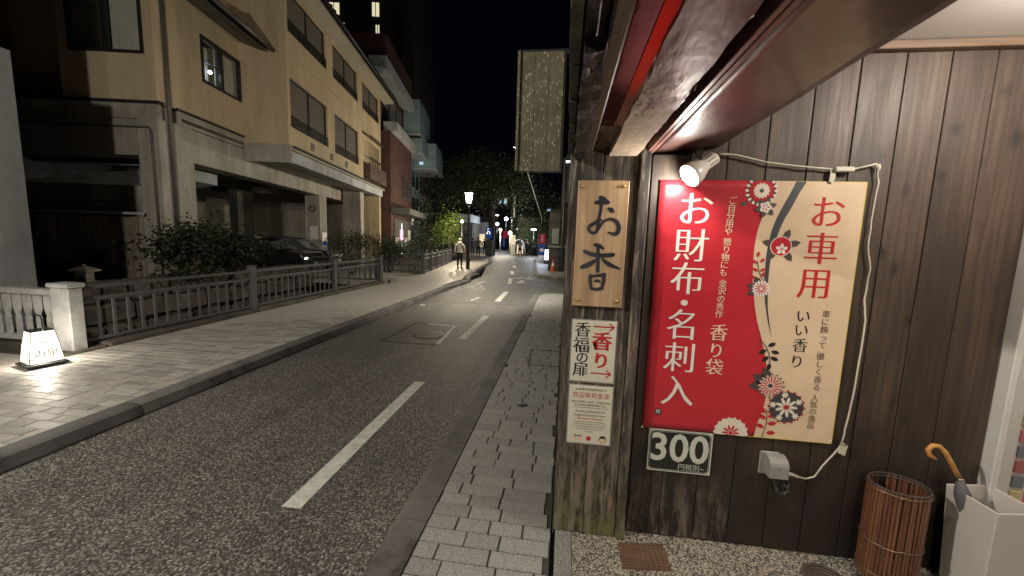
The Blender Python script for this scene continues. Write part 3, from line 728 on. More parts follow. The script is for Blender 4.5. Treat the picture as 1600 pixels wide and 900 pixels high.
# ------------------------------------------------------------------ inn building in its own frame: x towards the street, y away along the street
INN = thing('inn_building', 'cream plastered inn with grey concrete ground floor parking and black framed windows', 'building', (-8.8, 14, 0), math.radians(10.607))
def bx(x0, x1, y0, y1, z0, z1, b=0): return MB().box(x0, x1, y0, y1, z0, z1, b)
def wall_open(name, mat, plane, c, th, a0, a1, z0, z1, holes, parent=INN):
    """wall slab with rectangular openings; plane 'x' = faces street (runs along y), 'y' = faces us (runs along x)"""
    m = MB(); As = sorted({a0, a1, *[h[0] for h in holes], *[h[1] for h in holes]}); Zs = sorted({z0, z1, *[h[2] for h in holes], *[h[3] for h in holes]})
    for i in range(len(As) - 1):
        run = None
        for j in range(len(Zs) - 1):
            ca, cz = (As[i] + As[i + 1]) / 2, (Zs[j] + Zs[j + 1]) / 2
            hole = any(h[0] < ca < h[1] and h[2] < cz < h[3] for h in holes)
            if not hole: run = [run[0] if run else Zs[j], Zs[j + 1]]
            if hole or j == len(Zs) - 2:
                if run:
                    if plane == 'x': m.box(c - th, c, As[i], As[i + 1], *run)
                    else: m.box(As[i], As[i + 1], c, c + th, *run)
                run = None
    return m.build(name, mat, parent, local=True)
B0, B1 = -3.05, 6.6
lo = [(-2.88, -.23, 4.83, 6.24), (.43, 3.03, 4.79, 6.22)]
hi = [(-2.88, -.25, 7.50, 8.68), (.38, 3.0, 7.48, 8.68), (3.68, 6.2, 7.42, 8.62)]
wall_open('street_wall', 'cream_wall', 'x', 0, .25, B0, B1, 4.28, 9.0, lo + hi)
bx(-5, -.25, B0, B0 + .25, 4.28, 9.6).build('return_wall', 'cream_wall', INN, local=True)
bx(-9, -.25, B1 - .25, B1, 3.3, 9.0).build('end_wall', 'cream_wall', INN, local=True)
bx(0, .012, B0, B1, 6.88, 6.91).build('string_line', 'cream_trim', INN, local=True)
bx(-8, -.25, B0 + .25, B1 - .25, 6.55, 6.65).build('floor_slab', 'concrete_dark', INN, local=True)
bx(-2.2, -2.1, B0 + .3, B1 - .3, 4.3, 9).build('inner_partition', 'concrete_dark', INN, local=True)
for (a, b, z0, z1) in lo + hi:
    w = bx(-.13, -.09, a, b, z0, z1).build('window', 'blind', INN, local=True)
    f = MB()
    for (p, q, r, s) in ((a, a + .05, z0, z1), (b - .05, b, z0, z1), (a, b, z1 - .05, z1), ((a + b) / 2 - .025, (a + b) / 2 + .025, z0, z1)): f.box(-.10, -.06, p, q, r, s)
    f.build('frame', 'dark_metal', w, local=True)
    g = MB()
    for k in range(4): g.box(-.005, .02, a, b, z0 + .04 + k * .085, z0 + .065 + k * .085)
    for k in range(5): g.box(-.004, .015, a + (b - a) * k / 4 - .012 + (.012 if k == 0 else -.012 if k == 4 else 0), a + (b - a) * k / 4 + .012 + (.012 if k == 0 else -.012 if k == 4 else 0), z0, z0 + .32)
    g.build('railing', 'dark_metal', w, local=True)
for yv in (-1.5, .07, 1.55):
    v = bx(0, .02, yv - .11, yv + .11, 4.42, 4.66).build('vent', 'steel_pipe', INN, local=True)
bay = bx(.0, .30, 3.78, 6.55, 4.32, 5.02).build('bay_box', 'beam_brown', INN, local=True)
bx(-.05, .0, 3.78, 6.55, 5.02, 6.15).build('shutter', 'dark_metal', bay, local=True)
m = MB(); m.prism([(0, 3.7, 6.32), (.42, 3.7, 6.17), (.42, 3.7, 6.21), (0, 3.7, 6.36)], (0, 2.9, 0)); m.build('hood', 'dark_metal', bay, local=True)
m = MB()
for k in range(8): m.box(.27, .295, 3.8 + k * .385, 3.83 + k * .385, 5.02, 5.3)
m.box(.265, .3, 3.78, 6.55, 5.28, 5.32); m.build('rail', 'dark_metal', bay, local=True)
# eave of the main roof, soffit trim, tiles
m = MB(); m.prism([(.62, B0 - .5, 8.90), (.62, B0 - .5, 9.0), (-5, B0 - .5, 11.6), (-5, B0 - .5, 11.5)], (0, B1 - B0 + 1.3, 0))
rf = m.build('roof', 'roof_tile', INN, local=True)
m = MB(); m.prism([(.55, B0 - .4, 8.88), (.05, B0 - .4, 9.03), (.0, B0 - .4, 8.8), (.02, B0 - .4, 8.75), (.55, B0 - .4, 8.80)], (0, B1 - B0 + 1.1, 0)); m.build('soffit', 'cream_trim', rf, local=True)
MB().tube([(.68, B0 - .5, 8.92), (.68, B1 + .8, 8.92)], .055, 8).build('gutter', 'dark_metal', rf, local=True)
m = MB()
for k in range(36): m.tube([(.66, B0 - .35 + k * .3, 9.03), (-.6, B0 - .35 + k * .3, 9.62)], .06, 6)
m.build('tile_rolls', 'roof_tile', rf, local=True)['kind'] = 'stuff'
# ledge with small tiles above the parking
m = MB(); m.prism([(0.0, B0, 4.1), (.17, B0 - .0, 4.1), (.17, B0, 4.15), (0.0, B0, 4.28)], (0, B1 - B0 + .1, 0)); m.build('ledge', 'cream_trim', INN, local=True)
m = MB()
for k in range(56): m.box(.06, .20, B0 + .01 + k * .172, B0 + .15 + k * .172, 4.19, 4.235)
m.build('ledge_tiles', 'roof_tile', INN, local=True)['kind'] = 'stuff'
bx(-.35, .06, B0, B1 + .05, 3.77, 4.098).build('slab_edge', 'pale_concrete', INN, local=True)
m = MB(); m.prism([(-.35, B0, 3.78), (-.35, B0, 4.2), (-1.3, B0, 4.2), (-1.3, B0, 3.9)], (0, B1 - B0, 0)); m.build('overhang_soffit', 'concrete', INN, local=True)
bx(-1.29, .03, B0 - .015, B0 + .2, 3.76, 4.285).build('return_beam', 'concrete', INN, local=True)
# near wing
wx = -1.3; wy = -5.86
wall_open('wing_street_wall', 'cream_wall', 'x', wx, .2, -5.56, B0, 4.45, 7.35, [(-4.6, -3.08, 5.39, 6.51)])
m = MB(); m.prism([(wx, -5.56, 4.45), (-1.5, -5.56, 4.45), (-1.6, wy + .02, 4.45), (-1.43, wy, 4.45)], (0, 0, 6.0)); m.build('corner_wall', 'cream_wall', INN, local=True)
wall_open('wing_end_wall', 'cream_wall', 'y', wy, .2, -3.36, -1.43, 4.5, 10.5, [(-3.17, -1.62, 5.47, 7.3)])
bx(-9.5, -3.2, wy + .9, wy + 1.1, 4.5, 10.5).build('recessed_end_wall', 'cream_wall', INN, local=True)
bx(-3.4, -3.37, wy, wy + .9, 4.5, 10.5).build('recess_side', 'cream_wall', INN, local=True)
bx(-2.0, -1.52, -5.56, B0, 7.1, 10.4).build('upper_wing_wall', 'cream_wall', INN, local=True)
bx(-9, -2.4, -5.6, -3.2, 6.98, 7.05).build('wing_ceiling', 'cream_trim', INN, local=True)
bx(-3.4, -3.3, wy + .2, B0, 4.5, 7.1).build('wing_inner_wall', 'cream_trim', INN, local=True)
m = MB(); m.prism([(-.38, -5.75, 6.82), (-.38, -5.75, 6.90), (-2.0, -5.75, 7.75), (-2.0, -5.75, 7.65)], (0, 2.72, 0))
er = m.build('eave', 'roof_tile', INN, local=True)
m = MB(); m.prism([(-.45, -5.7, 6.80), (-1.3, -5.7, 7.18), (-1.3, -5.7, 7.05), (-.7, -5.7, 6.84)], (0, 2.6, 0)); m.build('eave_soffit', 'roof_tile', er, local=True)
MB().box(-1.3, -1.24, -5.7, -3.06, 7.0, 7.10).build('trim', 'cream_trim', er, local=True)
MB().tube([(-.33, -5.8, 6.86), (-.33, -3.04, 6.86)], .05, 8).build('gutter', 'steel_pipe', er, local=True)
# black framed windows of the wing
def sliding(plane, c, a0, a1, z0, z1, mat2='curtain', lamp=False):
    def bb(p, q, r, s, d0, d1):
        return (c + d0, c + d1, p, q, r, s) if plane == 'x' else (p, q, c - d1, c - d0, r, s)
    fr = MB(); w = .06
    for (p, q, r, s) in ((a0, a1, z0, z0 + w), (a0, a1, z1 - w, z1), (a0, a0 + w, z0 + w, z1 - w), (a1 - w, a1, z0 + w, z1 - w)): fr.box(*bb(p, q, r, s, -.05, .035))
    mid = (a0 + a1) / 2; fr.box(*bb(mid - .07, mid + .05, z0 + w, z1 - w, -.045, .02))
    o = fr.build('window', 'dark_metal', INN, local=True)
    MB().box(*bb(a0 + w, mid - .07, z0 + w, z1 - w, -.035, -.03)).build('pane', 'window_glass', o, local=True)
    MB().box(*bb(mid + .05, a1 - w, z0 + w, z1 - w, -.02, -.015)).build('pane', 'window_glass', o, local=True)
    MB().box(*bb(a0 + w, mid - .07, (z0 + z1) / 2 - .02, (z0 + z1) / 2 + .0, -.04, -.01)).build('muntin', 'dark_metal', o, local=True)
    MB().box(*bb(mid - .05, a1 - w, z0 + w, z1 - w, -.16, -.14)).build('curtain', mat2, o, local=True)
    return o
w1 = sliding('x', wx, -4.6, -3.08, 5.39, 6.51)
MB().ball((wx - .13, -4.10, 5.80), .05, 10).build('added_window_glow', 'added_window_glow', w1, local=True)  # added glow behind the pane for the bright spot on the glass
MB().box(wx - .32, wx - .31, -4.54, -3.9, 5.45, 6.45).build('shade', 'curtain', w1, local=True)
_pw = WM[INN.name] @ Vector((wx - .2, -4.15, 5.8)); lamp_light('added_window_light', 'POINT', tuple(_pw), 1.6, (.6, .75, 1), .05)  # added light that tints the blind behind the pane
sliding('y', wy, -3.17, -1.62, 5.47, 7.3)
# ledges and ground-floor frame of the wing
m = MB(); m.prism([(wx + .05, -5.52, 4.42), (wx + .05, B0, 4.42), (wx - .1, B0, 4.42), (wx - .1, -5.5, 4.42)], (0, 0, .05)); m.build('drip_ledge', 'roof_tile', INN, local=True)
bx(-9, -1.36, wy - .03, wy + .1, 4.44, 4.5).build('drip_ledge', 'roof_tile', INN, local=True)
bx(-1.9, wx + .0, -5.45, B0 - .012, 4.12, 4.418).build('upper_beam', 'concrete', INN, local=True)
bx(-9, -1.45, wy + .03, wy + .5, 4.12, 4.44).build('upper_beam', 'concrete', INN, local=True)
bx(-1.85, wx - .01, -5.04, B1, 3.32, 4.10).build('street_beam', 'concrete', INN, local=True)
bx(-9, -1.92, wy, wy + .5, 3.32, 4.10).build('end_beam', 'concrete', INN, local=True)
m = MB(); m.prism([(wx - .005, -5.045, 0), (wx - .005, -5.56, 0), (-1.45, wy, 0), (-1.91, wy, 0), (-1.91, -5.045, 0)], (0, 0, 4.115)); m.build('column', 'concrete', INN, local=True)
bx(-1.9, wx - .02, 2.02, 2.72, 0, 3.318).build('column', 'concrete', INN, local=True)
bx(-1.25, -.42, 4.5, 5.0, 0, 3.77).build('column', 'concrete', INN, local=True)
bx(-1.25, -.02, 6.3, 6.58, 0, 3.76).build('end_pier', 'cream_wall', INN, local=True)
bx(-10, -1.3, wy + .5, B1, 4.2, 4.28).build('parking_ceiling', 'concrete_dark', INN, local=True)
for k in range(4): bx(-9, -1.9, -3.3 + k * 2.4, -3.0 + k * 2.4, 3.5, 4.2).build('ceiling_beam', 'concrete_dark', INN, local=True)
wall_open('parking_back_wall', 'concrete', 'x', -7.0, .2, -5.3, B1, 0, 4.2, [])
bx(-7.0, -1.9, 6.35, 6.55, 0, 4.2).build('parking_end_wall', 'concrete', INN, local=True)
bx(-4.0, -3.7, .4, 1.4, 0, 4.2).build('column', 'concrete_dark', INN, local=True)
# stair flight seen under the near beam
m = MB(); m.prism([(-6.5, -4.6, 2.2), (-2.0, -4.6, 3.0), (-2.0, -4.6, 3.3), (-6.5, -4.6, 2.75)], (0, 1.4, 0)); m.build('stair_flight', 'pale_concrete', INN, local=True)
bx(-7, -1.95, -4.9, -4.75, .5, 2.75).build('stair_wall', 'concrete', INN, local=True)
# pipes
MB().tube([(-1.32, -5.68, 0), (-1.32, -5.68, 10)], .045, 8).build('drain_pipe', 'steel_pipe', INN, local=True)
MB().tube([(-7, wy - .04, 3.93), (-1.62, wy - .04, 3.93), (-1.58, wy - .04, 3.86), (-1.56, wy - .04, .6)], .022, 6).build('conduit', 'steel_pipe', INN, local=True)
MB().tube([(-1.86, 1.96, 0.1), (-1.86, 1.96, 3.3)], .035, 8).build('drain_pipe', 'white_pipe', INN, local=True)
pl = bx(-1.75, -1.42, 1.985, 2.018, 1.45, 2.0).build('notice_plate', 'print_white', INN, local=True)
bx(-1.30, -1.27, 2.1, 2.55, 1.15, 1.75).build('notice_plate', 'print_white', INN, local=True)
bx(-1.268, -1.262, 2.12, 2.53, 1.17, 1.38).build('notice_panel', 'blue_lit', INN, local=True)
o = MB().lathe([(.11, 0), (.14, .01), (.14, .04), (.10, .05)], Matrix.Translation((-1.6, 2.0, 2.75)) @ Matrix.Rotation(PI / 2, 4, 'X'), 14).build('wall_bell', 'concrete_dark', INN, local=True)

MB().box(-5.0, -4.4, -2.6, -2.2, 3.42, 3.5).build('added_fixture', 'assumed_downlight', INN, local=True).data.materials[0] = MATS['pale_concrete']  # added fixture without glow, goes with the fill lights below
_pw = WM[INN.name] @ Vector((-4.7, -2.4, 3.3))
lamp_light('added_parking_fill', 'POINT', tuple(_pw), 5, (.85, .92, 1), .2)  # added fill to lift the dark parking opening, no source seen
_pw = WM[INN.name] @ Vector((-4.7, 3.6, 3.3))
lamp_light('added_parking_fill', 'POINT', tuple(_pw), 1.5, (1, .9, .7), .2)  # second added fill, farther along the parking
# dark board fence in the near opening (own planks)
bf = thing('board_fence', 'old dark wooden board fence standing in the concrete opening behind the stone lantern', 'fence', (-10.69, 7.80, .5), math.radians(10.6))
MB().box(-2.6, 1.08, -.02, .02, 1.50, 1.56).build('top_rail', 'pale_concrete', bf, local=True)
MB().box(-2.6, 1.08, .02, .05, .3, .4).build('back_rail', 'old_fence_wood', bf, local=True)
k = -2.6
while k < 1.0:
    w = rnd.uniform(.12, .2); MB().box(k, k + w - .012, -.018, .015 + rnd.uniform(0, .006), .0, 1.44 + rnd.uniform(-.03, .02), .004).build('plank', 'old_fence_wood', bf, local=True); k += w
# ------------------------------------------------------------------ shop front (right), walls facing us
YW = 2.09
wall = thing('board_wall', 'dark brown vertical board wall of the shop behind the big red and cream poster', 'wall', (1.2, YW, .1))
MB().box(.40, 2.05, YW + .022, YW + .2, .1, 2.9).build('backing', 'black_and_shade', wall)
XE = [.405, .577, .755, .932, 1.111, 1.291, 1.4725, 1.651, 1.828, 2.046]
for i in range(len(XE) - 1):
    j = rnd.uniform(-.001, .001)
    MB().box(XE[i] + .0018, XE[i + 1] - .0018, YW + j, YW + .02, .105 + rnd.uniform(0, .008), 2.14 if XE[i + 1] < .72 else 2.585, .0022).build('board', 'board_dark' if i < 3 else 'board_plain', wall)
MB().box(.73, 3.2, YW - .03, YW + .02, 2.59, 2.625, .003).build('top_trim', 'trim_wood', wall)
structure(MB().box(.715, 3.6, -3.0, YW + .02, 2.63, 2.68).build('ceiling', 'ceiling_white'))
structure(MB().box(2.046, 3.6, YW + .08, YW + .2, .1, 2.62).build('shop_interior_wall', 'print_cream'))
structure(MB().box(3.6, 3.7, -3.0, YW + .2, -.1, 2.68).build('shop_side_wall', 'ceiling_white'))

post = thing('corner_post', 'weathered mossy boarded corner post carrying the three narrow signs', 'post', (.2, YW, .1))
for x0, x1 in ((.005, .162), (.165, .333)):
    MB().box(x0, x1, YW - .06, YW + .05, .105, 2.25, .003).build('board', 'post_board', post)
MB().box(.336, .386, YW - .075, YW + .03, .105, 2.25, .006).build('moulding', 'post_board', post)
MB().box(.386, .404, YW + .03, YW + .05, .105, 2.2).build('dark_gap', 'black_and_shade', post)  # black strip that paints in the shade of the gap
MB().box(-.002, .004, YW - .055, YW + .05, .08, 2.25).build('edge_strip', 'post_board', post)
side = thing('side_building', 'long dark timber side of the shop running along the right pavement edge', 'building', (.3, 7, 0))
k = 2.15
while k < 11.75:
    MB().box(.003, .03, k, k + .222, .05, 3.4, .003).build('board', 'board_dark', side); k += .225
MB().box(.03, 3.0, 2.3, 11.8, 0, 6.2).build('mass', 'black_and_shade', side)

floor = thing('shop_floor', None, None); floor['kind'] = 'structure'
MB().box(.104, 3.6, -3, YW + .1, -.1, .1).build('terrazzo', 'pebble_floor', floor)
y = YW - .035; k = 0
while y > -2:
    MB().box(.014, .102, y - .338, y, -.1, .103, .004).build('edging_stone', 'granite_edge', floor); y -= .342
gp = [on_z(*p, .1) for p in ((965, 848), (1034, 851), (1050, 893), (973, 889))]
m = MB(); m.prism([(p.x, p.y, .1) for p in gp], (0, 0, .004)); gr = m.build('drain_grate', 'rust_grate', floor)
m = MB(); c_ = sum(gp, Vector()) / 4
for i in range(9):
    for j in range(9):
        u, v = (i + .5) / 9, (j + .5) / 9
        p = (gp[0] * (1 - u) + gp[1] * u) * (1 - v) + (gp[3] * (1 - u) + gp[2] * u) * v
        s = .0085; m.box(p.x - s, p.x + s * .7, p.y - s * .6, p.y + s * .6, .104, .1065, 0)
m.build('grate_pattern', 'trim_wood', gr)['kind'] = 'stuff'
m = MB()
for r in (.10, .078, .055, .03): m.lathe([(r, .1), (r, .104), (r - .012, .1045), (r - .012, .1)], Matrix.Translation((1.335, 1.93, 0)), 28)
m.lathe([(.10, .1), (.10, .102), (.001, .102)], Matrix.Translation((1.335, 1.93, 0)), 28).build('round_cover', 'iron_cover', floor)

# ------------------------------------------------------------------ eaves and shutter housing overhead
ev = thing('shop_eaves', 'peeling dark and maroon painted eaves and shutter housing over the shop front', 'eaves', (.35, 1, 2.14))
Y0, Y1 = -1.2, YW - .062
m = MB()
for k in range(26):   # ragged outer edge strip
    y = Y0 + k * (Y1 - Y0) / 26; m.box(-.012 + rnd.uniform(-.002, .002), .012, y, y + (Y1 - Y0) / 26 - .001, 2.13 + rnd.uniform(-.004, .004), 3.2)
m.build('edge_sheet', 'olive_edge', ev)
MB().box(.014, .045, Y0, Y1, 2.135, 3.1, .004).build('fascia_board', 'black_and_shade', ev)
MB().box(.047, .066, Y0, Y1, 2.17, 3.0, .004).build('fascia_board', 'beam_brown', ev)
MB().box(.068, .108, Y0, Y1, 2.14, 2.9, .006).build('rough_beam', 'beam_brown', ev)
# corrugated plastic strip
m = MB(); n = 26; w0, w1 = .110, .158; vs = []
for k in range(n + 1):
    x = w0 + (w1 - w0) * k / n; z = 2.148 + .0045 * math.cos(k * PI)
    vs += [(x, Y0, z), (x, 1.62, z)]
m.add(vs, [(2 * k, 2 * k + 1, 2 * k + 3, 2 * k + 2) for k in range(n)])
o = m.build('plastic_sheet', 'corrugated_plastic', ev)
m = MB(); m.prism([(.158, Y0, 2.140), (.186, Y0, 2.134), (.186, Y0, 2.136), (.158, Y0, 2.142)], (0, 1.58 - Y0, 0)); m.build('red_strip', 'red_plastic', ev)
MB().box(.104, .112, Y0, 1.70, 2.148, 2.2, .002).build('red_strip', 'red_plastic', ev)
hl = MB().box(.158, .178, .78, 1.22, 2.21, 2.22, .002).build('added_eave_glow', 'added_glow', ev)  # added glowing bar, unseen, lights the red plastic from above
MB().box(.108, .192, Y0, 1.70, 2.29, 2.30).build('housing_top', 'black_and_shade', ev)
# peeling board as a warped strip
def warped(name, mat, x0, x1, y0, y1, z, amp, nx=10, ny=60, tilt=0, th=.03):
    m = MB(); vs = []; fs = []
    from mathutils import noise as nz
    for j in range(ny + 1):
        for i in range(nx + 1):
            x = x0 + (x1 - x0) * i / nx; y = y0 + (y1 - y0) * j / ny
            e = .006 * nz.noise(Vector((3.1, y * 9, x * 30))) if i in (0, nx) else 0
            vs.append((x + e, y, z + tilt * (x - x0) + amp * nz.fractal(Vector((x * 14, y * 7, 1.7)), .8, 2.1, 4)))
    for j in range(ny):
        for i in range(nx):
            a = j * (nx + 1) + i; fs.append((a, a + 1, a + nx + 2, a + nx + 1))
    m.add(vs, fs, 0, False)
    o = m.build(name, mat, ev); md = o.modifiers.new('thickness', 'SOLIDIFY'); md.thickness = th; md.offset = 1
    return o
warped('peeling_board', 'peeled_board', .186, .318, Y0, Y1 + .01, 2.15, .0016, 22, 150)
warped('frayed_batten', 'beam_brown', .300, .332, Y0, Y1, 2.142, .012, 6, 160, .0, .05)
warped('rotten_batten', 'beam_brown', .112, .19, 1.55, Y1 + .005, 2.156, .012, 10, 50, -.1, .05)
warped('rotten_batten', 'black_and_shade', .02, .07, .9, Y1 + .004, 2.128, .008, 6, 90, 0, .03)
m = MB(); rr = random.Random(5)
for k in range(150):   # splinters hanging from the torn edges
    e = rr.choice((.31, .331, .115, .188, .06)); y = rr.uniform(.7, Y1 - .02); l = rr.uniform(.015, .07)
    p = Vector((e + rr.uniform(-.006, .006), y, 2.15)); q = p + Vector((rr.uniform(-.01, .01), rr.uniform(-l, l), rr.uniform(-.018, .002)))
    m.tube([p, q], [.0018, .0006], 4)
m.build('splinters', 'trim_wood', ev)['kind'] = 'stuff'
MB().box(.332, .364, Y0, Y1 + .04, 2.24, 2.3).build('shadow_gap', 'black_and_shade', ev)  # black strip standing in for the shade beside the batten
MB().box(.02, .36, Y0, Y1 + .06, 2.5, 2.6).build('roof_board', 'black_and_shade', ev)
m = MB(); m.tube([(.075, YW - .075, 2.13), (.082, YW - .085, 2.16), (.075, YW - .12, 2.19)], [.006, .004, .003], 6).build('bent_metal', 'chrome', ev)
MB().box(.366, .381, Y0, YW - .005, 2.140, 2.23, .002).build('track_lip', 'lip_paint', ev)
MB().box(.3805, .3855, Y0, YW - .005, 2.148, 2.20).build('track_groove', 'black_and_shade', ev)
MB().box(.385, .402, Y0, YW - .005, 2.142, 2.23, .002).build('track_lip', 'lip_paint', ev)
m = MB(); n = 24; vs = []; fs = []
from mathutils import noise as _nz
for j in range(61):
    for i in range(11):
        x = .402 + .310 * i / 10; y = Y0 + (YW - .003 - Y0) * j / 60
        vs.append((x, y, 2.146 + (.03 * i / 10) + .003 * _nz.noise(Vector((x * 6, y * 4, 0)))))
for j in range(60):
    for i in range(10): a = j * 11 + i; fs.append((a, a + 1, a + 12, a + 11))
m.add(vs, fs, 0, True); so = m.build('soffit', 'maroon_paint', ev)
md = so.modifiers.new('thickness', 'SOLIDIFY'); md.thickness = .04; md.offset = 1
MB().box(.690, .714, Y0, YW - .004, 2.178, 2.63, .004).build('inner_fascia', 'maroon_paint', ev)

# ------------------------------------------------------------------ projecting weathered board sign over the pavement
hp = thing('projecting_board', 'weathered flecked wooden board hanging out over the pavement, dark sky beside it', 'signboard', (-.27, 3.5, 2.3))
for i in range(3):
    x0 = -.448 + i * .121; MB().box(x0, x0 + .1195, 3.50, 3.53, 2.295, 3.27, .002).build('board', 'flecked_board', hp)
MB().box(-.475, -.45, 3.48, 3.60, 2.292, 3.275, .003).build('side_frame', 'flecked_board', hp)
MB().box(-.45, -.07, 3.53, 3.60, 2.30, 3.265).build('back', 'beam_brown', hp)
MB().box(-.45, .03, 3.53, 3.56, 3.275, 3.30).build('bracket', 'dark_metal', hp)
MB().tube([(-.50, 3.56, 2.52), (-.475, 3.56, 2.50), (-.475, 3.58, 2.33)], .012, 6).build('bracket', 'chrome', hp)
m = MB(); m.prism([(-.085, 3.54, 3.27), (.03, 3.54, 3.27), (.03, 3.54, 3.36)], (0, .02, 0)); m.build('gusset', 'olive_edge', hp)

# ------------------------------------------------------------------ the three narrow signs on the post
YP = YW - .06
def quad_sign(name, label, cat, px, y, th, mat, b=.002):
    P = [on_y(*p, y) for p in px]; x0 = (P[0].x + P[3].x) / 2; x1 = (P[1].x + P[2].x) / 2; z1 = (P[0].z + P[1].z) / 2; z0 = (P[2].z + P[3].z) / 2
    t = thing(name, label, cat, ((x0 + x1) / 2, y + th, z0))
    MB().box(x0, x1, y, y + th, z0, z1, b).build('panel', mat, t)
    return t, x0, x1, z0, z1
ws, x0, x1, z0, z1 = quad_sign('wooden_sign', 'pale wooden board brushed with two large black characters, topmost on the post', 'sign', ((905, 281), (986, 283), (970, 481), (893, 478)), YP - .022, .02, 'sign_wood', .003)
ys = YP - .0225
def q3(pts):   # crop coordinates of the close view to the sign's plane
    r = []
    for x, y, w in pts:
        p = on_y(860 + x * .3, 230 + y * .3, ys - .0006); r.append((p.x, p.z, w * .3 * .00305))
    return r
m = MB()
for i, s in enumerate((
    [(238, 288, 20), (262, 286, 26), (300, 287, 22)], [(262, 262, 22), (272, 270, 30), (292, 284, 24)], [(266, 275, 20), (262, 330, 16), (250, 380, 18), (246, 420, 18)],
    [(262, 378, 14), (225, 398, 20), (200, 418, 20), (208, 440, 16), (232, 446, 16), (252, 420, 18), (276, 388, 14), (312, 374, 16), (345, 390, 22), (356, 424, 24), (340, 452, 22), (302, 444, 10)],
    [(303, 318, 12), (318, 328, 26), (328, 336, 12)],
    [(232, 508, 18), (252, 514, 26), (276, 528, 12)], [(178, 542, 20), (210, 556, 24), (262, 564, 24), (326, 560, 22)], [(248, 524, 16), (248, 580, 18), (246, 645, 22)],
    [(240, 584, 14), (205, 608, 28), (164, 624, 22)], [(270, 582, 12), (305, 610, 24), (362, 634, 10)],
    [(208, 668, 18), (208, 705, 18), (214, 738, 16)], [(212, 672, 14), (250, 668, 18), (282, 662, 18)], [(278, 664, 18), (276, 700, 18), (266, 736, 18)], [(214, 736, 14), (240, 740, 18), (270, 734, 18)], [(232, 697, 12), (246, 696, 20), (256, 700, 12)])):
    if i == 5: m.build('character', 'brush_ink', ws); m = MB()
    stroke(m, q3(s), ys - .0004 - i * .00012)
m.build('character', 'brush_ink', ws)
for p in ((910, 291), (975, 291), (902, 468), (963, 471)):
    c = on_y(*p, ys); MB().lathe([(.0085, 0), (.008, .004), (.004, .007), (.0001, .008)], Matrix.Translation((c.x, ys, c.z)) @ Matrix.Rotation(PI / 2, 4, 'X'), 12).build('screw', 'brass', ws)

s2, x0, x1, z0, z1 = quad_sign('arrow_sign', 'laminated white card with red arrows and red and black characters, middle on the post', 'sign', ((897, 500), (964, 504), (958, 598), (889, 595)), YP - .006, .004, 'sign_paper')
y2 = YP - .0066
def card(px, y=y2): p = on_y(px[0], px[1], y); return p.x, p.z
def c4(x, y): return card((860 + x * .26667, 480 + y * .26667))
for ch, x, y, s in (('香', 190, 132, 92), ('福', 182, 222, 96), ('の', 186, 294, 74), ('扉', 176, 362, 92)):
    m = MB(); cx, cz = c4(x, y); put_text(m, ch, cx, cz, s * .26667 * .00345, y2, -.004, .016); m.build('character', 'ink_black', s2, recalc=False)
for ch, x, y, s in (('香', 302, 202, 112), ('り', 296, 315, 100)):
    m = MB(); cx, cz = c4(x, y); put_text(m, ch, cx, cz, s * .26667 * .00345, y2, .008, .024); m.build('character', 'ink_text_red', s2, recalc=False)
for (ax, ay, bx_, by) in ((256, 112, 374, 120), (238, 384, 352, 394)):
    a = c4(ax, ay); b = c4(bx_, by); m = MB()
    stroke(m, [(a[0], a[1], .007), (b[0], b[1], .007)], y2 - .0007, n=1)
    stroke(m, [(b[0] - .022, b[1] + .018, .006), (b[0], b[1], .006)], y2 - .0009, n=1); stroke(m, [(b[0] - .022, b[1] - .018, .006), (b[0], b[1], .006)], y2 - .0011, n=1)
    m.build('arrow_print', 'ink_text_red', s2)
m = MB(); m.box(x0 - .006, x1 + .006, YP - .002, YP - .0005, z0 - .006, z1 + .006); m.build('laminate_edge', 'clear_film', s2)

s3, x0, x1, z0, z1 = quad_sign('welcome_sign', 'small laminated multilingual welcome notice, lowest on the post', 'sign', ((890, 602), (957, 606), (953, 697), (887, 690)), YP - .006, .004, 'sign_paper')
m = MB(); m.box(x0 - .006, x1 + .006, YP - .002, YP - .0005, z0 - .006, z1 + .006); m.build('laminate_edge', 'clear_film', s3)
W = x1 - x0; Hh = z1 - z0; cx = (x0 + x1) / 2
def line(mt, txt, f, width, size, y=y2, wt=0.0):
    m = MB()
    vs, fs = glyph(txt, wt); xs = [v[0] for v in vs]; s = size; w = (max(xs) - min(xs)) * s; k = width * W / w
    mx = (max(xs) + min(xs)) / 2; z = z1 - f * Hh
    m.add([(cx + (x - mx) * s * k, y, z + (zz - .36) * s) for x, zz in vs], fs); m.build('text_line', mt, s3, recalc=False)
mk = 'brown_print'; line(mk, '★香薰和精油香氛店★', .055, .74, .0135)
line(mk, '我们为您精心准备了丰富多样的', .27, .9, .0135); line(mk, '金泽特色香薰和精致产品。', .325, .75, .0135)
line(mk, 'Aroma and Essential Oil', .43, .68, .019); line(mk, 'Fragrance Specialty Store', .495, .72, .019)
for i, (t, w) in enumerate((('At our store, we have meticulously', .68), ('curated a diverse selection of distinctive', .76), ('aroma and essential oil products that', .72), ('embody the unique essence of', .6), ('Kanazawa.', .2))): line(mk, t, .61 + i * .042, w, .0125)
line('ink_text_red', '欢迎来到金泽', .155, .86, .034, wt=.0); line('ink_text_red', '– Welcome to Kanazawa –', .555, .7, .019); mk = MB()
sx_, sz_ = cx + .0, z1 - .905 * Hh
mk.box(sx_ - .0115, sx_ + .0115, y2 - .0002, y2, sz_ - .0115, sz_ + .0115); mk.build('seal_print', 'ink_text_red', s3)
mk = MB(); mk.box(x0 + .1 * W, x1 - .1 * W, y2 - .0002, y2, z1 - .372 * Hh, z1 - .365 * Hh); mk.build('rule', 'green_print', s3)
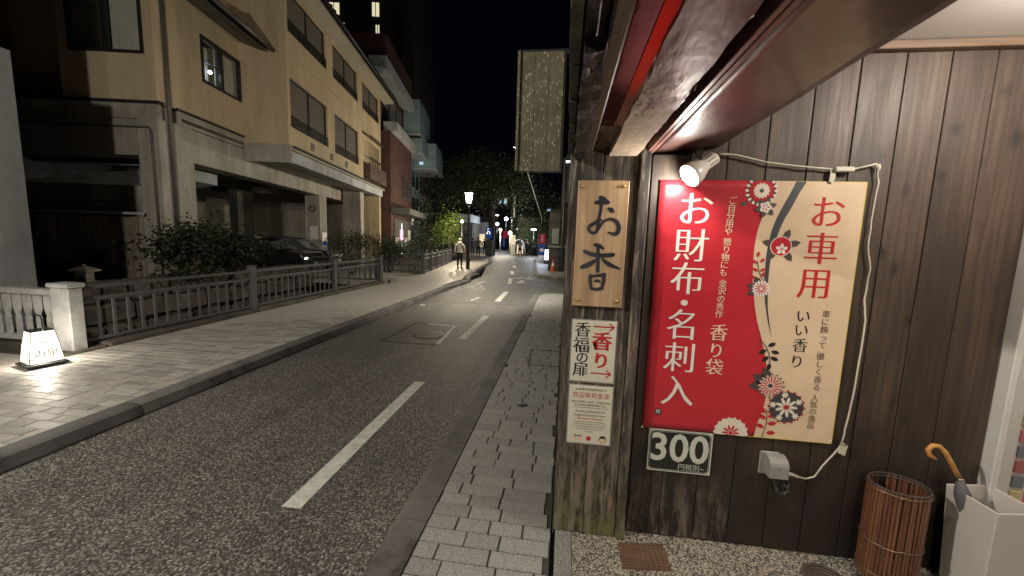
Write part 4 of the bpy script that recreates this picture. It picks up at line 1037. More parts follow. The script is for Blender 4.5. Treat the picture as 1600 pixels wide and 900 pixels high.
def disk(m, x, z, r, y, n=16, sx=1, sz=1, mi=0, rot=0):
    m.add([(x + r * (sx * math.cos(a) * math.cos(rot) - sz * math.sin(a) * math.sin(rot)), y, z + r * (sx * math.cos(a) * math.sin(rot) + sz * math.sin(a) * math.cos(rot))) for a in [2 * PI * k / n for k in range(n)]], [tuple(range(n))], mi)
mk = MB(); fx, fz = x1 - .17 * W, z1 - .90 * Hh
disk(mk, fx, fz, .019, y2 - .0002, mi=1); disk(mk, fx, fz - .004, .0155, y2 - .0004, sz=.85, mi=0); disk(mk, fx - .004, fz + .009, .012, y2 - .0006, sz=.5, mi=1)
disk(mk, fx - .006, fz - .002, .0018, y2 - .0008, 8, mi=1); disk(mk, fx + .006, fz - .002, .0018, y2 - .0008, 8, mi=1); disk(mk, fx, fz - .012, .003, y2 - .0008, 8, sz=.4, mi=2)
disk(mk, fx, fz - .022, .009, y2 - .0002, sz=.5, mi=0)
mk.build('printed_face', ['skin_print', 'ink_black', 'ink_text_red'], s3)
mk = MB(); hx = x0 + .2 * W
for i in range(3): disk(mk, hx + i * .012, fz + .01, .005, y2 - .0003, 8, mi=1)
mk.add([(hx - .022, y2 - .0002, fz - .014), (hx + .04, y2 - .0002, fz - .014), (hx + .03, y2 - .0002, fz - .006), (hx - .006, y2 - .0002, fz + .0)], [(0, 1, 2, 3)])
mk.add([(hx - .02, y2 - .0004, fz - .01), (hx - .004, y2 - .0004, fz + .018), (hx - .002, y2 - .0004, fz + .016)], [(0, 1, 2)], 2)
mk.build('printed_emblem', ['skin_print', 'brown_print', 'green_print'], s3)

# ------------------------------------------------------------------ the big poster
PT = [on_y(*p, YW - .012) for p in ((1032, 282), (1357, 283), (1298, 692), (1003, 668))]
px0, px1, pz0, pz1 = (PT[0].x + PT[3].x) / 2, (PT[1].x + PT[2].x) / 2, (PT[2].z + PT[3].z) / 2, (PT[0].z + PT[1].z) / 2
poster = thing('poster', 'large vinyl poster, red left half and cream right half with flowers and vertical lettering', 'poster', ((px0 + px1) / 2, YW, pz0))
yp = YW - .014
def pp(x, y, Y=yp):
    p = on_y(x, y, Y); return p.x, p.z
def clampz(z): return min(pz1, max(pz0, z))
from mathutils import noise as nz2
m = MB(); nx, ny = 30, 40; vs = []
for j in range(ny + 1):
    for i in range(nx + 1):
        vs.append((px0 + (px1 - px0) * i / nx, yp + .0012, pz0 + (pz1 - pz0) * j / ny))
m.add(vs, [(j * (nx + 1) + i, j * (nx + 1) + i + 1, (j + 1) * (nx + 1) + i + 1, (j + 1) * (nx + 1) + i) for j in range(ny) for i in range(nx)], 0, True)
sheet_o = m.build('sheet', 'ink_red', poster); md = sheet_o.modifiers.new('t', 'SOLIDIFY'); md.thickness = .0008; md.offset = 0
def band(name, L, Rr, mat, y):
    """area between two boundary curves given by photo points, resampled by height"""
    def at(C, t):
        Cw = [pp(*c) for c in C]; Cw.sort(key=lambda c: -c[1])
        z = pz1 + (pz0 - pz1) * t
        if z >= Cw[0][1]: return Cw[0][0]
        for a, b in zip(Cw, Cw[1:]):
            if b[1] <= z <= a[1]:
                u = (a[1] - z) / max(1e-6, a[1] - b[1]); return a[0] + (b[0] - a[0]) * u
        return Cw[-1][0]
    m = MB(); n = 80; vs = []
    t0, t1 = 0, 1
    zs = [pp(*c)[1] for c in L]; lo_ = max(0, (pz1 - max(zs)) / (pz1 - pz0)); hi_ = min(1, (pz1 - min(zs)) / (pz1 - pz0))
    for k in range(n + 1):
        t = lo_ + (hi_ - lo_) * k / n; z = pz1 + (pz0 - pz1) * t
        a = at(L, t); b = px1 if Rr is None else at(Rr, t); vs += [(a, y, z), (max(a, b), y, z)]
    m.add(vs, [(2 * k, 2 * k + 1, 2 * k + 3, 2 * k + 2) for k in range(n)]); return m.build(name, mat, poster)
cream_L = [(1216, 276), (1206, 303), (1195, 331), (1188, 347), (1183, 363), (1179, 384), (1177, 405), (1176, 438), (1179.5, 480), (1183, 502), (1188, 521), (1192, 540), (1196, 558), (1198, 575), (1199, 597), (1197, 620), (1192, 641), (1183, 662), (1173, 700)]
band('cream_field', cream_L, None, 'print_cream', yp)
bL = [(1248, 276), (1236, 300), (1221, 326), (1212, 344), (1206, 359), (1200, 382), (1197, 401), (1194, 433), (1195, 471), (1199, 500), (1205, 527)]
bR = [(1266, 276), (1250, 300), (1237, 324), (1226, 342), (1218, 359), (1208, 387), (1202.5, 415), (1199.5, 447), (1199.5, 480), (1202, 505), (1205.2, 527)]
band('dark_ribbon', bL, bR, 'print_charcoal', yp - .0004)
for (a, b, c, d) in ((px1 - .003, px1, pz0, pz1), (px0 + (px1 - px0) * .56, px1, pz0, pz0 + .0028), (px0 + (px1 - px0) * .62, px1, pz1 - .0018, pz1)):
    MB().box(a, b, yp - .0006, yp - .0003, c, d).build('yellow_edge', 'edge_yellow', poster)
KM = .00332   # metres per photo pixel on this wall
def chars(name, mat, L, y, wt, fat, sx=.96):
    for ch, x, yy, s in L:
        m = MB(); c = pp(x, yy, y); put_text(m, ch, c[0], c[1], s * KM, y, wt, fat, sx); m.build(name, mat, poster, recalc=False)
yt = yp - .0009
chars('character', 'print_white', [('お', 1087, 327, 55), ('財', 1080, 384, 54), ('布', 1074, 436, 54), ('・', 1069, 474, 48), ('名', 1066, 508, 52), ('刺', 1062, 559, 52), ('入', 1058, 611, 54)], yt, -.014, .021)
chars('character', 'pale_text', [(c, 1145 - i * 1.7, 313 + i * 12.2, 12.6) for i, c in enumerate('ご自分用や')] + [(c, 1136.5 - i * 1.6, 378 + i * 12.0, 12.6) for i, c in enumerate('贈り物にも')] + [(c, 1129.5 - i * 1.5, 443 + i * 12.0, 12.6) for i, c in enumerate('金沢の秀作')], yt, -.006, .012)
chars('character', 'pale_text', [('香', 1123, 520, 28), ('り', 1119, 548, 26), ('袋', 1116, 574, 28)], yt, -.010, .020)
chars('character', 'ink_text_red', [('お', 1293, 332, 50), ('車', 1283, 389, 50), ('用', 1273, 443, 50)], yt, -.012, .021)
chars('character', 'ink_black', [('い', 1255, 494, 22), ('い', 1252, 516, 22), ('香', 1250, 540, 23), ('り', 1245, 565, 22)], yt, -.010, .016)
chars('character', 'brown_print', [('・', 1292, 477, 7)] + [(c, 1291 - i * 1.5, 491 + i * 12.2, 12) for i, c in enumerate('車に飾って')] + [(c, 1282 - i * 1.5, 557 + i * 12.1, 12) for i, c in enumerate('優しく香る')] + [(c, 1273 - i * 1.6, 622 + i * 10.7, 11.5) for i, c in enumerate('人気の逸品')], yt, -.006, .010)
FM = ['print_white', 'ink_red', 'print_charcoal', 'petal_white', 'leaf_print', 'ink_black']
def clipmb(m):
    m.v = [(x, y, clampz(z)) for x, y, z in m.v]; return m
def petals(m, x, z, r0, r1, n, w, y, mi, a0=0):
    for k in range(n):
        a = a0 + 2 * PI * k / n; c = (r0 + r1) / 2
        disk(m, x + c * math.cos(a), z + c * math.sin(a), (r1 - r0) / 2, y - k * .000004, 10, 1, w, mi, a)
def leaf(m, x, z, r, a, y, mi):
    m.add([(x + r * (u * math.cos(a) - v * math.sin(a)), y, z + r * (u * math.sin(a) + v * math.cos(a))) for u, v in ((0, 0), (.35, .24), (.7, .22), (1, 0), (.7, -.22), (.35, -.24))], [tuple(range(6))], mi)
def flower(name, f):
    m = MB(); f(m); clipmb(m).build(name, FM, poster, recalc=False)
yf = yp - .0012; D = .00022
def f1(m):
    x, z = pp(1190, 298); r = 22 * KM
    leaf(m, x - r * .75, z - r * .75, r * .55, 3.5, yf, 4)
    disk(m, x, z, r * .88, yf - D, 28, mi=1); petals(m, x, z, r * .78, r * 1.02, 18, .8, yf - 2 * D, 0); petals(m, x, z, r * .72, r * .9, 18, .7, yf - 3 * D, 5, PI / 18)
    disk(m, x, z, r * .66, yf - 4 * D, 24, mi=1); petals(m, x, z, r * .1, r * .52, 14, .5, yf - 5 * D, 3); disk(m, x, z, r * .4, yf - 6 * D, 20, mi=3); disk(m, x, z, r * .14, yf - 7 * D, 12, mi=4)
def f2(m):
    x, z = pp(1196, 324); r = 9 * KM
    for k in range(6): leaf(m, x, z, r * 1.75, .3 + k * PI / 3, yf - 8 * D, 4)
    petals(m, x, z, 0, r, 5, .7, yf - 9 * D, 0); disk(m, x, z, r * .75, yf - 10 * D, 14, mi=0); petals(m, x, z, r * .15, r * .65, 5, .3, yf - 11 * D, 1)
def f3(m):
    x, z = pp(1220, 385); r = 13.5 * KM
    for a in (1.2, .25, 2.9, -.9, -2.3): leaf(m, x + r * .5 * math.cos(a), z + r * .5 * math.sin(a), r * 1.5, a, yf, 4)
    disk(m, x, z, r * 1.08, yf - D, 24, mi=3); disk(m, x, z, r, yf - 2 * D, 24, mi=1)
    x += .1 * r; z -= .3 * r; petals(m, x, z, r * .05, r * .62, 5, .62, yf - 3 * D, 0, .3); petals(m, x, z, 0, r * .25, 5, .25, yf - 5 * D, 1, .3)
def sprig(m, pts, leaves, mi, s):
    P = [pp(*p) for p in pts]; stroke(m, [(a, b, .0035) for a, b in P], yf - .5 * D, mi if mi == 5 else 4, 3)
    for (x, y, a) in leaves: q = pp(x, y); leaf(m, q[0], q[1], s * KM, math.radians(a), yf - 1.5 * D, mi)
def f4(m):
    x, z = pp(1189, 451); r = 12.5 * KM
    for a in (2.1, 2.9, 3.6): leaf(m, x, z, r * 1.7, a, yf, 4)
    petals(m, x, z, r * .3, r * 1.05, 16, .35, yf - D, 0); disk(m, x, z, r * .85, yf - 2 * D, 20, mi=0); petals(m, x, z, r * .15, r * .82, 14, .18, yf - 3 * D, 1); disk(m, x, z, r * .14, yf - 4 * D, 10, mi=3)
def f5(m):
    x, z = pp(1204, 603); r = 18 * KM
    for a in (2.0, 2.6, 3.2): leaf(m, x, z, r * 1.75, a, yf, 4)
    petals(m, x, z, r * .5, r * 1.12, 16, .4, yf - D, 4); petals(m, x, z, r * .2, r, 16, .3, yf - 2 * D, 3); petals(m, x, z, r * .25, r * .93, 16, .19, yf - 3 * D, 1); disk(m, x, z, r * .16, yf - 4 * D, 12, mi=4)
def f6(m):
    x, z = pp(1228, 636); r = 26 * KM
    petals(m, x, z, r * .6, r * 1.04, 16, .5, yf - 5 * D, 1); disk(m, x, z, r * .93, yf - 6 * D, 28, mi=2)
    for k in range(5):
        a = .5 + k * 2 * PI / 5; u, v = x + r * .74 * math.cos(a), z + r * .74 * math.sin(a); petals(m, u, v, 0, r * .2, 6, .5, yf - 7 * D, 3); a += .62; u, v = x + r * .76 * math.cos(a), z + r * .76 * math.sin(a); petals(m, u, v, 0, r * .17, 6, .3, yf - 8 * D, 4)
    petals(m, x, z, r * .12, r * .62, 9, .36, yf - 9 * D, 3); petals(m, x, z, 0, r * .2, 7, .3, yf - 10 * D, 1)
def f7(m):
    x, z = pp(1141, 676); r = 26 * KM
    disk(m, x, z, r * .92, yf - D, 30, mi=3); petals(m, x, z, r * .62, r, 18, .55, yf - 2 * D, 3); petals(m, x, z, r * .58, r * .82, 18, .4, yf - 3 * D, 0, .17)
    disk(m, x, z, r * .54, yf - 4 * D, 24, mi=3); petals(m, x, z, r * .12, r * .5, 10, .36, yf - 5 * D, 1); disk(m, x, z, r * .12, yf - 6 * D, 10, mi=1)
for f in (f1, f2, f3, f4, f5, f6, f7): flower('printed_flower', f)
flower('printed_sprig', lambda m: sprig(m, [(1193, 441), (1186, 425), (1183, 408)], [(1184, 424, 150), (1187, 424, 30), (1182, 412, 140), (1187, 410, 45), (1183, 402, 80), (1189, 433, 60), (1181, 434, 170)], 1, 9))
flower('printed_sprig', lambda m: sprig(m, [(1187, 529), (1196, 541), (1202, 556), (1202, 572)], [(1199, 541, 25), (1198, 546, 215), (1204, 549, -10), (1203, 558, -20), (1201, 556, 230), (1203, 567, 260)], 5, 13))
flower('printed_sprig', lambda m: sprig(m, [(1190, 682), (1197, 662), (1198, 640)], [(1194, 668, 160), (1197, 655, 150), (1198, 662, 10), (1199, 652, 35), (1196, 646, 130), (1196, 676, 5)], 1, 14))
c = pp(1028, 643); m = MB(); m.box(c[0] - .016, c[0] + .016, yt - .0002, yt, c[1] - .016, c[1] + .016); m.build('seal', 'ink_black', poster)
m = MB(); put_text(m, '梵', c[0], c[1], .026, yt - .0005, 0, 0); m.build('seal_mark', 'print_white', poster)
m = MB()
for p in ((1297, 690), (1003, 667)): q = pp(*p); m.lathe([(.006, 0), (.004, .003), (.0001, .004)], Matrix.Translation((q[0], yp, q[1])) @ Matrix.Rotation(PI / 2, 4, 'X'), 10)
m.build('pins', 'enamel', poster)

pr, x0, x1, z0, z1 = quad_sign('price_sign', 'small black price placard with big white digits under the poster corner', 'sign', ((1014, 669), (1114, 677), (1110, 742), (1010, 735)), YW - .010, .005, 'number_white', .001)
yq = YW - .0106
m = MB(); n = 6; pts = []
def rrect(a, b, c, d, r):
    out = []
    for (cx_, cz_, a0) in ((b - r, d - r, 0), (a + r, d - r, PI / 2), (a + r, c + r, PI), (b - r, c + r, 1.5 * PI)):
        for k in range(n + 1): t = a0 + PI / 2 * k / n; out.append((cx_ + r * math.cos(t), cz_ + r * math.sin(t)))
    return out
rrp = rrect(x0 + .008, x1 - .008, z0 + .008, z1 - .008, .025); m.add([(x, yq, z) for x, z in rrp], [tuple(range(len(rrp)))]); m.build('black_field', 'number_black', pr)
m = MB(); ro = rrect(x0 + .012, x1 - .012, z0 + .012, z1 - .012, .022); ri = rrect(x0 + .0135, x1 - .0135, z0 + .0135, z1 - .0135, .021); nn = len(ro)
m.add([(x, yq - .0002, z) for x, z in ro + ri], [(i, (i + 1) % nn, (i + 1) % nn + nn, i + nn) for i in range(nn)]); m.build('inner_border', 'number_white', pr)
m = MB(); vs, fs = glyph('300', .018); xs = [v[0] for v in vs]; k = (x1 - x0) * .90 / (max(xs) - min(xs)); zc = z0 + (z1 - z0) * .60
m.add([((x0 + x1) / 2 + (x - (max(xs) + min(xs)) / 2) * k, yq - .0004, zc + (z - .36) * .215) for x, z in vs], fs); m.build('price_digits', 'number_white', pr)
m = MB(); vs, fs = glyph('円税別~', .0); xs = [v[0] for v in vs]; k = (x1 - x0) * .40 / (max(xs) - min(xs))
m.add([(x0 + (x1 - x0) * .70 + (x - (max(xs) + min(xs)) / 2) * k, yq - .0004, z0 + .034 + (z - .36) * .040) for x, z in vs], fs); m.build('price_note', 'number_white', pr)

# ------------------------------------------------------------------ clip lamp, cable, socket
cl = thing('clip_lamp', 'white reflector lamp with slotted neck, lit, aimed down the poster corner', 'lamp', tuple(on_y(1090, 240, YW)))
mouth = on_y(1077, 275, YW - .13); neck = on_y(1116, 247, YW - .09); ax = (neck - mouth).normalized(); Lh = (neck - mouth).length
Mx = Matrix.Translation(mouth) @ ax.to_track_quat('Z', 'Y').to_matrix().to_4x4()
sh = MB().lathe([(.056, 0), (.058, .006), (.050, .045), (.036, .075), (.030, .085), (.030, Lh), (.024, Lh + .006), (.0001, Lh + .006)], Mx, 26).lathe([(.054, 0), (.048, .045), (.034, .075), (.02, .08)], Mx, 26).build('shade', 'enamel', cl)
m = MB()
for k in range(12):
    a = 2 * PI * k / 12; m.box(-.004, .004, .0505, .0525, .018, .040, 0, Mx @ Matrix.Rotation(a, 4, 'Z') @ Matrix.Translation((0, .0028, 0)) @ Matrix.Rotation(.2, 4, 'X'))
m.build('glowing_slots', 'bulb', sh)
m = MB()
for k in range(10):
    a = 2 * PI * k / 10; m.box(-.0022, .0022, .0297, .0308, .095, Lh - .008, 0, Mx @ Matrix.Rotation(a, 4, 'Z'))
m.build('neck_slots', 'trim_wood', sh)
bl = MB().ball(Mx @ Vector((0, 0, .03)), .036, 14).build('bulb', 'bulb', cl)
bl2 = MB().lathe([(.052, .012), (.0001, .012)], Mx, 20).build('lit_reflector', 'bulb', cl)
a = on_y(1083, 229, YW); b = on_y(1097, 250, YW)
MB().box(a.x, b.x, YW - .006, YW - .001, b.z - .01, a.z, .001).box(a.x + .004, a.x + .02, YW - .05, YW - .006, b.z + .03, a.z - .012, .001).build('mount_plate', 'chrome', cl)
MB().tube([(a.x + .02, YW - .03, b.z + .02), tuple(on_y(1098, 254, YW - .08))], .006, 8).lathe([(.011, -.012), (.011, .012)], Matrix.Translation((a.x + .022, YW - .035, b.z + .015)) @ Matrix.Rotation(PI / 2, 4, 'Y'), 12).build('swivel', 'chrome', cl)
lamp_light('clip_lamp_light', 'POINT', tuple(mouth - ax * .022), P_CLIP, (1, .92, .8), .02)

cb = thing('extension_cord', 'thin white flex looping over the poster and down its right side to the socket', 'cord', tuple(on_y(1370, 256, YW)))
def wobble(P, y, amp, seg=4):
    out = []
    for i in range(len(P) - 1):
        for k in range(seg):
            t = k / seg; q = on_y(P[i][0] + (P[i + 1][0] - P[i][0]) * t + rnd.uniform(-amp, amp), P[i][1] + (P[i + 1][1] - P[i][1]) * t, y + rnd.uniform(-.003, .003)); out.append(tuple(q))
    out.append(tuple(on_y(*P[-1], y))); return out
MB().tube(wobble([(1122, 240), (1150, 242), (1200, 254), (1250, 260), (1306, 265)], YW - .02, .2), .0042, 6).tube(wobble([(1330, 265), (1348, 261), (1370, 256)], YW - .02, .3), .0042, 6).tube(wobble([(1370, 256), (1372, 285), (1361, 345), (1356, 385), (1359, 420), (1350, 470), (1353, 500), (1343, 560), (1333, 620), (1320, 672), (1316, 690)], YW - .018, .7, 3), .0042, 6).tube(wobble([(1316, 692), (1304, 708), (1285, 728), (1272, 745), (1258, 748), (1244, 744)], YW - .02, .4), .0042, 6).build('flex', 'cord_white', cb)
c = on_y(1318, 265, YW - .022); MB().box(c.x - .042, c.x + .042, YW - .036, YW - .016, c.z - .012, c.z + .012, .005).build('inline_switch', 'cord_white', cb)
c = on_y(1300, 274, YW - .02); m = MB(); m.prism([(c.x - .008, YW - .022, c.z + .028), (c.x + .010, YW - .022, c.z + .028), (c.x + .015, YW - .022, c.z - .005), (c.x + .008, YW - .022, c.z - .035), (c.x - .01, YW - .022, c.z - .03)], (0, .003, 0)); m.build('tape', 'cord_white', cb)
c = on_y(1373, 262, YW - .02); MB().ball((c.x, YW - .02, c.z), .008, 8, sc3=(1, 1, 2.2)).build('tape', 'cord_white', cb)
c = on_y(1316, 698, YW - .02); m = MB(); m.prism([(c.x - .012, YW - .028, c.z + .03), (c.x + .02, YW - .028, c.z + .01), (c.x + .012, YW - .028, c.z - .045), (c.x - .02, YW - .028, c.z - .03)], (0, .004, 0)); m.build('tape', 'cord_white', cb)
m = MB(); m.tube([(c.x - .02, YW - .02, c.z + .02), (c.x, YW - .036, c.z + .012), (c.x + .02, YW - .02, c.z + .018)], .0025, 6); m.build('wire_tie', 'cable_black', cb)
c = on_y(1240, 743, YW - .02); MB().tube([(c.x - .045, YW - .025, c.z + .012), (c.x - .01, YW - .02, c.z + .003), (c.x + .025, YW - .02, c.z - .006)], [.010, .010, .006], 8).build('plug', 'cord_white', cb)

a = on_y(1190, 703, YW); b = on_y(1225, 740, YW)
sk_ = thing('socket_box', 'grey weatherproof outlet cover low on the boards right of the price placard', 'outlet', ((a.x + b.x) / 2, YW, b.z))
MB().box(a.x - .01, a.x + .085, YW - .012, YW - .001, b.z - .005, a.z, .004).build('back_plate', 'box_grey', sk_)
m = MB(); pr_ = [(YW - .012, a.z - .005)] + [(YW - .012 - .065 * math.sin(t * PI / 2 / 6), a.z - .005 - .05 * (1 - math.cos(t * PI / 2 / 6))) for t in range(1, 7)] + [(YW - .077, b.z + .01), (YW - .012, b.z + .01)]
m.prism([(a.x + .012, y, z) for y, z in pr_], (.088, 0, 0)); m.build('hood', 'box_grey', sk_)
MB().lathe([(.004, 0), (.001, .001)], Matrix.Translation((a.x + .06, YW - .077, a.z - .055)) @ Matrix.Rotation(PI / 2, 4, 'X'), 8).build('screw', 'cable_black', sk_)
bc = thing('coiled_cable', 'black cable bundled in a loose coil hanging below the grey outlet', 'cable', (1.13, YW, .5))
m = MB(); c = on_y(1222, 755, YW - .035)
for k in range(5):
    L = [(c.x + (.028 + .006 * rnd.random()) * math.cos(t) + .004 * rnd.uniform(-1, 1), YW - .035 + .016 * math.sin(t * 2 + k) + rnd.uniform(-.006, .006), c.z + .0 + (.042 + .012 * rnd.random()) * math.sin(t) * (.5 if k > 2 else 1) - .03 * (k > 2)) for t in [2 * PI * q / 14 for q in range(15)]]
    m.tube(L, .0055, 6)
m.tube([(a.x + .05, YW - .045, b.z + .01), (c.x, YW - .04, c.z + .03), (c.x + .005, YW - .045, c.z - .05)], .006, 6)
m.tube([(c.x - .03, YW - .035, c.z + .05), (c.x + .03, YW - .04, c.z + .04), (c.x + .055, YW - .03, c.z + .035)], .007, 6).build('coil', 'cable_black', bc)

# ------------------------------------------------------------------ bamboo basket, umbrella stand, cane handle umbrella, door frame
bk = thing('slat_basket', 'round bin of reddish upright bamboo slats bound with wire, beside the white umbrella stand', 'basket', (1.70, 1.965, .1))
BX, BY, RX, RY = 1.625, 1.985, .116, .098; rb_ = random.Random(9)
for k in range(46):
    a = 2 * PI * k / 46; w = .0062
    M = Matrix.Translation((BX + RX * math.cos(a), BY + RY * math.sin(a), .13)) @ Matrix.Rotation(math.atan2(math.sin(a) / RY, math.cos(a) / RX), 4, 'Z') @ Matrix.Rotation(rb_.uniform(-.012, .012), 4, 'X')
    hh = .47 + rb_.uniform(-.004, .004)
    if k in (11, 12): continue
    MB().box(-.003, .003, -w, w, 0, hh, .002, M).build('slat', 'bamboo_slat', bk)
def ell(z, ex=0, n=48, wob=0): return [(BX + (RX + ex) * math.cos(2 * PI * k / n), BY + (RY + ex) * math.sin(2 * PI * k / n), z + (rb_.uniform(-wob, wob))) for k in range(n + 1)]
m = MB(); m.tube(ell(.60), .004, 6, caps=False).tube(ell(.585, -.004), .003, 6, caps=False); m.build('rim_wire', 'cable_black', bk)
for z in (.32, .585, .17): MB().tube(ell(z, .006, 48, .003), .0024, 5, caps=False).build('binding_wire', 'wire', bk)
MB().lathe([(.001, .12), (1, .12), (1, .14), (.001, .14)], Matrix.Translation((BX, BY, 0)) @ Matrix.Diagonal((RX - .008, RY - .008, 1, 1)), 24).build('base', 'cable_black', bk)
m = MB(); rr = random.Random(4); vs = []
pg = [(BX - .03 + .05 * math.cos(2 * PI * k / 9) * rr.uniform(.6, 1.1), BY - .02 + .05 * math.sin(2 * PI * k / 9) * rr.uniform(.6, 1.1), rr.uniform(.15, .26)) for k in range(9)] + [(BX - .03, BY - .02, .27)]
m.add(pg, [(k, (k + 1) % 9, 9) for k in range(9)]); tag(m.build('plastic_bag', 'clear_film'), 'crumpled clear plastic wrapper lying in the bottom of the bamboo bin', 'bag')

us = thing('umbrella_stand', 'white tapering square umbrella stand at the right picture edge', 'umbrella stand', (2.02, 1.98, .1))
zt_ = .60
L_, F_, B_ = on_z(1478, 755, zt_), on_z(1560, 803, zt_), on_z(1546, 757, zt_)
R_ = F_ + (B_ - L_); top = [L_, F_, R_, B_]; cen = sum(top, Vector()) / 4
bot = [cen + (p - cen) * .80 for p in top]; bot = [Vector((p.x, p.y, .1)) for p in bot]
inn = [cen + (p - cen) * .92 for p in top]; inb = [cen + (p - cen) * .76 for p in top]; inb = [Vector((p.x, p.y, .16)) for p in inb]
m = MB(); m.add(bot + top + inn + inb, [(0, 1, 2, 3)] + [(i, (i + 1) % 4, (i + 1) % 4 + 4, i + 4) for i in range(4)] + [(i + 4, (i + 1) % 4 + 4, (i + 1) % 4 + 8, i + 8) for i in range(4)] + [(i + 8, (i + 1) % 4 + 8, (i + 1) % 4 + 12, i + 12) for i in range(4)] + [(12, 13, 14, 15)])
o = m.build('bin', 'stand_white', us); bv = o.modifiers.new('bevel', 'BEVEL'); bv.width = .006; bv.segments = 3
um = thing('umbrella', 'closed umbrella with curved pale cane handle leaning in the white stand', 'umbrella', tuple(on_y(1500, 750, 1.98)))
hy = 1.98
hk = [on_y(*p, hy) for p in ((1461, 717), (1452, 711), (1450, 702), (1457, 696), (1467, 697), (1477, 707), (1486, 723), (1492, 735), (1500, 750))]
MB().tube(hk, [.0095] * 2 + [.011] * 6 + [.010], 10).build('handle', 'cane', um)
d_ = (hk[-1] - hk[-3]).normalized(); e_ = Vector((cen.x, cen.y, .2))
p1 = hk[-1]; p2 = p1 + (e_ - p1) * .12
MB().tube([p1 + (p1 - p2) * .2, p1, p2], [.012, .014, .016], 10).build('collar', 'chrome', um)
MB().tube([p1, p1 + (e_ - p1) * .15, p1 + (e_ - p1) * .5, e_], [.014, .03, .026, .006], 9).build('canopy', 'cloth_grey', um)
dr = thing('shop_door', 'white aluminium door frame and sash at the right picture edge with a sample board in it', 'door', (2.1, YW, .1))
MB().box(2.048, 2.078, YW - .055, YW + .06, .1, 2.59, .003).build('frame', 'frame_white', dr)
MB().box(2.080, 2.104, YW - .03, YW + .06, .1, 2.59, .003).build('frame', 'frame_white', dr)
MB().box(2.104, 2.110, YW - .0, YW + .05, .1, 2.59).build('gap', 'black_and_shade', dr)
sash = MB().box(2.110, 2.160, YW - .02, YW + .03, .12, 2.5, .004).build('sash', 'frame_white', dr)
MB().box(2.16, 2.9, YW - .012, YW + .02, .3, .34, .003).box(2.16, 2.9, YW - .012, YW + .02, 1.32, 1.36, .003).build('sash_rail', 'frame_white', dr)
MB().box(2.16, 2.9, YW + .022, YW + .03, .34, 1.32).build('sample_board', 'ceiling_white', dr)
pal = [(.25, .06, .07), (.06, .07, .09), (.32, .05, .10), (.25, .22, .09), (.10, .11, .05), (.16, .04, .03), (.05, .06, .10), (.3, .10, .12)]
for i, c in enumerate(pal): pbr('sample_%d' % i, c, tuple(min(1, x * 2.6 + .1) for x in c), .6, 160, .0, 60)
for i in range(3):
    for j in range(11):
        x = 2.205 + i * .064; z = .42 + j * .078; MB().box(x, x + .050, YW + .012, YW + .0215, z, z + .060, .002).build('sample', 'sample_%d' % rnd.randrange(8), dr)
MB().box(2.16, 2.9, YW + .0, YW + .006, 1.36, 2.4).build('pane', 'clear_glass', dr)
# assumed, unseen shop ceiling lamps (the light that falls on the boards, poster and floor)
dl = thing('assumed_downlight', 'assumed round white ceiling lamp over the shop entrance, out of the picture', 'ceiling lamp', (1.75, 1.35, 2.63))
MB().lathe([(.07, 0), (.075, -.012), (.05, -.014), (.05, 0)], None, 20).build('ring', 'frame_white', dl, local=True)
MB().lathe([(.05, -.004), (.0001, -.004)], None, 20).build('lens', 'assumed_downlight', dl, local=True)
d2_ = copy_thing(dl, (2.6, .9, 2.63), 0, 'second assumed round ceiling lamp farther inside the shop, out of the picture')
d3_ = copy_thing(dl, (1.2, -1.3, 2.63), 0, 'third assumed round ceiling lamp behind the viewpoint, out of the picture')
for (x, y, p) in ((1.75, 1.35, P_ASSUMED_SHOP), (2.6, .9, P_ASSUMED_SHOP * .25), (1.2, -1.3, P_ASSUMED_SHOP * .22)):
    lamp_light('assumed_downlight_light', 'POINT', (x, y, 2.52), p, (1, .88, .76), .05)
# ------------------------------------------------------------------ street lamps
def street_lamp(loc, label, rz=0):
    t = thing('street_lamp', label, 'street lamp', loc, rz, 'lantern street lamps')
    MB().lathe([(.11, 0), (.11, .05), (.10, .07), (.10, .42), (.115, .44), (.115, .50), (.095, .52), (.085, .95), (.095, .97), (.095, 1.0), (.06, 1.03), (.052, 1.1), (.048, 3.15), (.06, 3.17), (.06, 3.21), (.045, 3.23)], None, 16).build('pole', 'lamp_metal', t, local=True)
    m = MB()
    for k in range(4):
        a = PI / 4 + k * PI / 2; m.tube([(.045 * math.cos(a), .045 * math.sin(a), 3.22), (.14 * math.cos(a), .14 * math.sin(a), 3.36), (.16 * math.cos(a), .16 * math.sin(a), 3.42)], .012, 6)
        m.tube([(.16 * math.cos(a), .16 * math.sin(a), 3.42), (.285 * math.cos(a), .285 * math.sin(a), 3.90)], .010, 6)
    m.build('lantern_frame', 'lamp_metal', t, local=True)
    m = MB(); b = .10; u = .185; z0, z1 = 3.42, 3.88
    m.add([(-b, -b, z0), (b, -b, z0), (b, b, z0), (-b, b, z0), (-u, -u, z1), (u, -u, z1), (u, u, z1), (-u, u, z1)], [(0, 1, 5, 4), (1, 2, 6, 5), (2, 3, 7, 6), (3, 0, 4, 7)])
    m.build('lantern_glass', 'lamp_glass', t, local=True)
    m = MB(); u = .225; m.add([(-u, -u, 3.885), (u, -u, 3.885), (u, u, 3.885), (-u, u, 3.885), (-.05, -.05, 3.99), (.05, -.05, 3.99), (.05, .05, 3.99), (-.05, .05, 3.99)], [(3, 2, 1, 0), (4, 5, 6, 7), (0, 1, 5, 4), (1, 2, 6, 5), (2, 3, 7, 6), (3, 0, 4, 7)])
    m.ball((0, 0, 4.02), .035, 8); m.build('lantern_roof', 'lamp_metal', t, local=True)
    return t
sl = street_lamp((-5.06, 20.1, .1), 'lit lantern street lamp on a dark pole beside the woman in cream', .2)
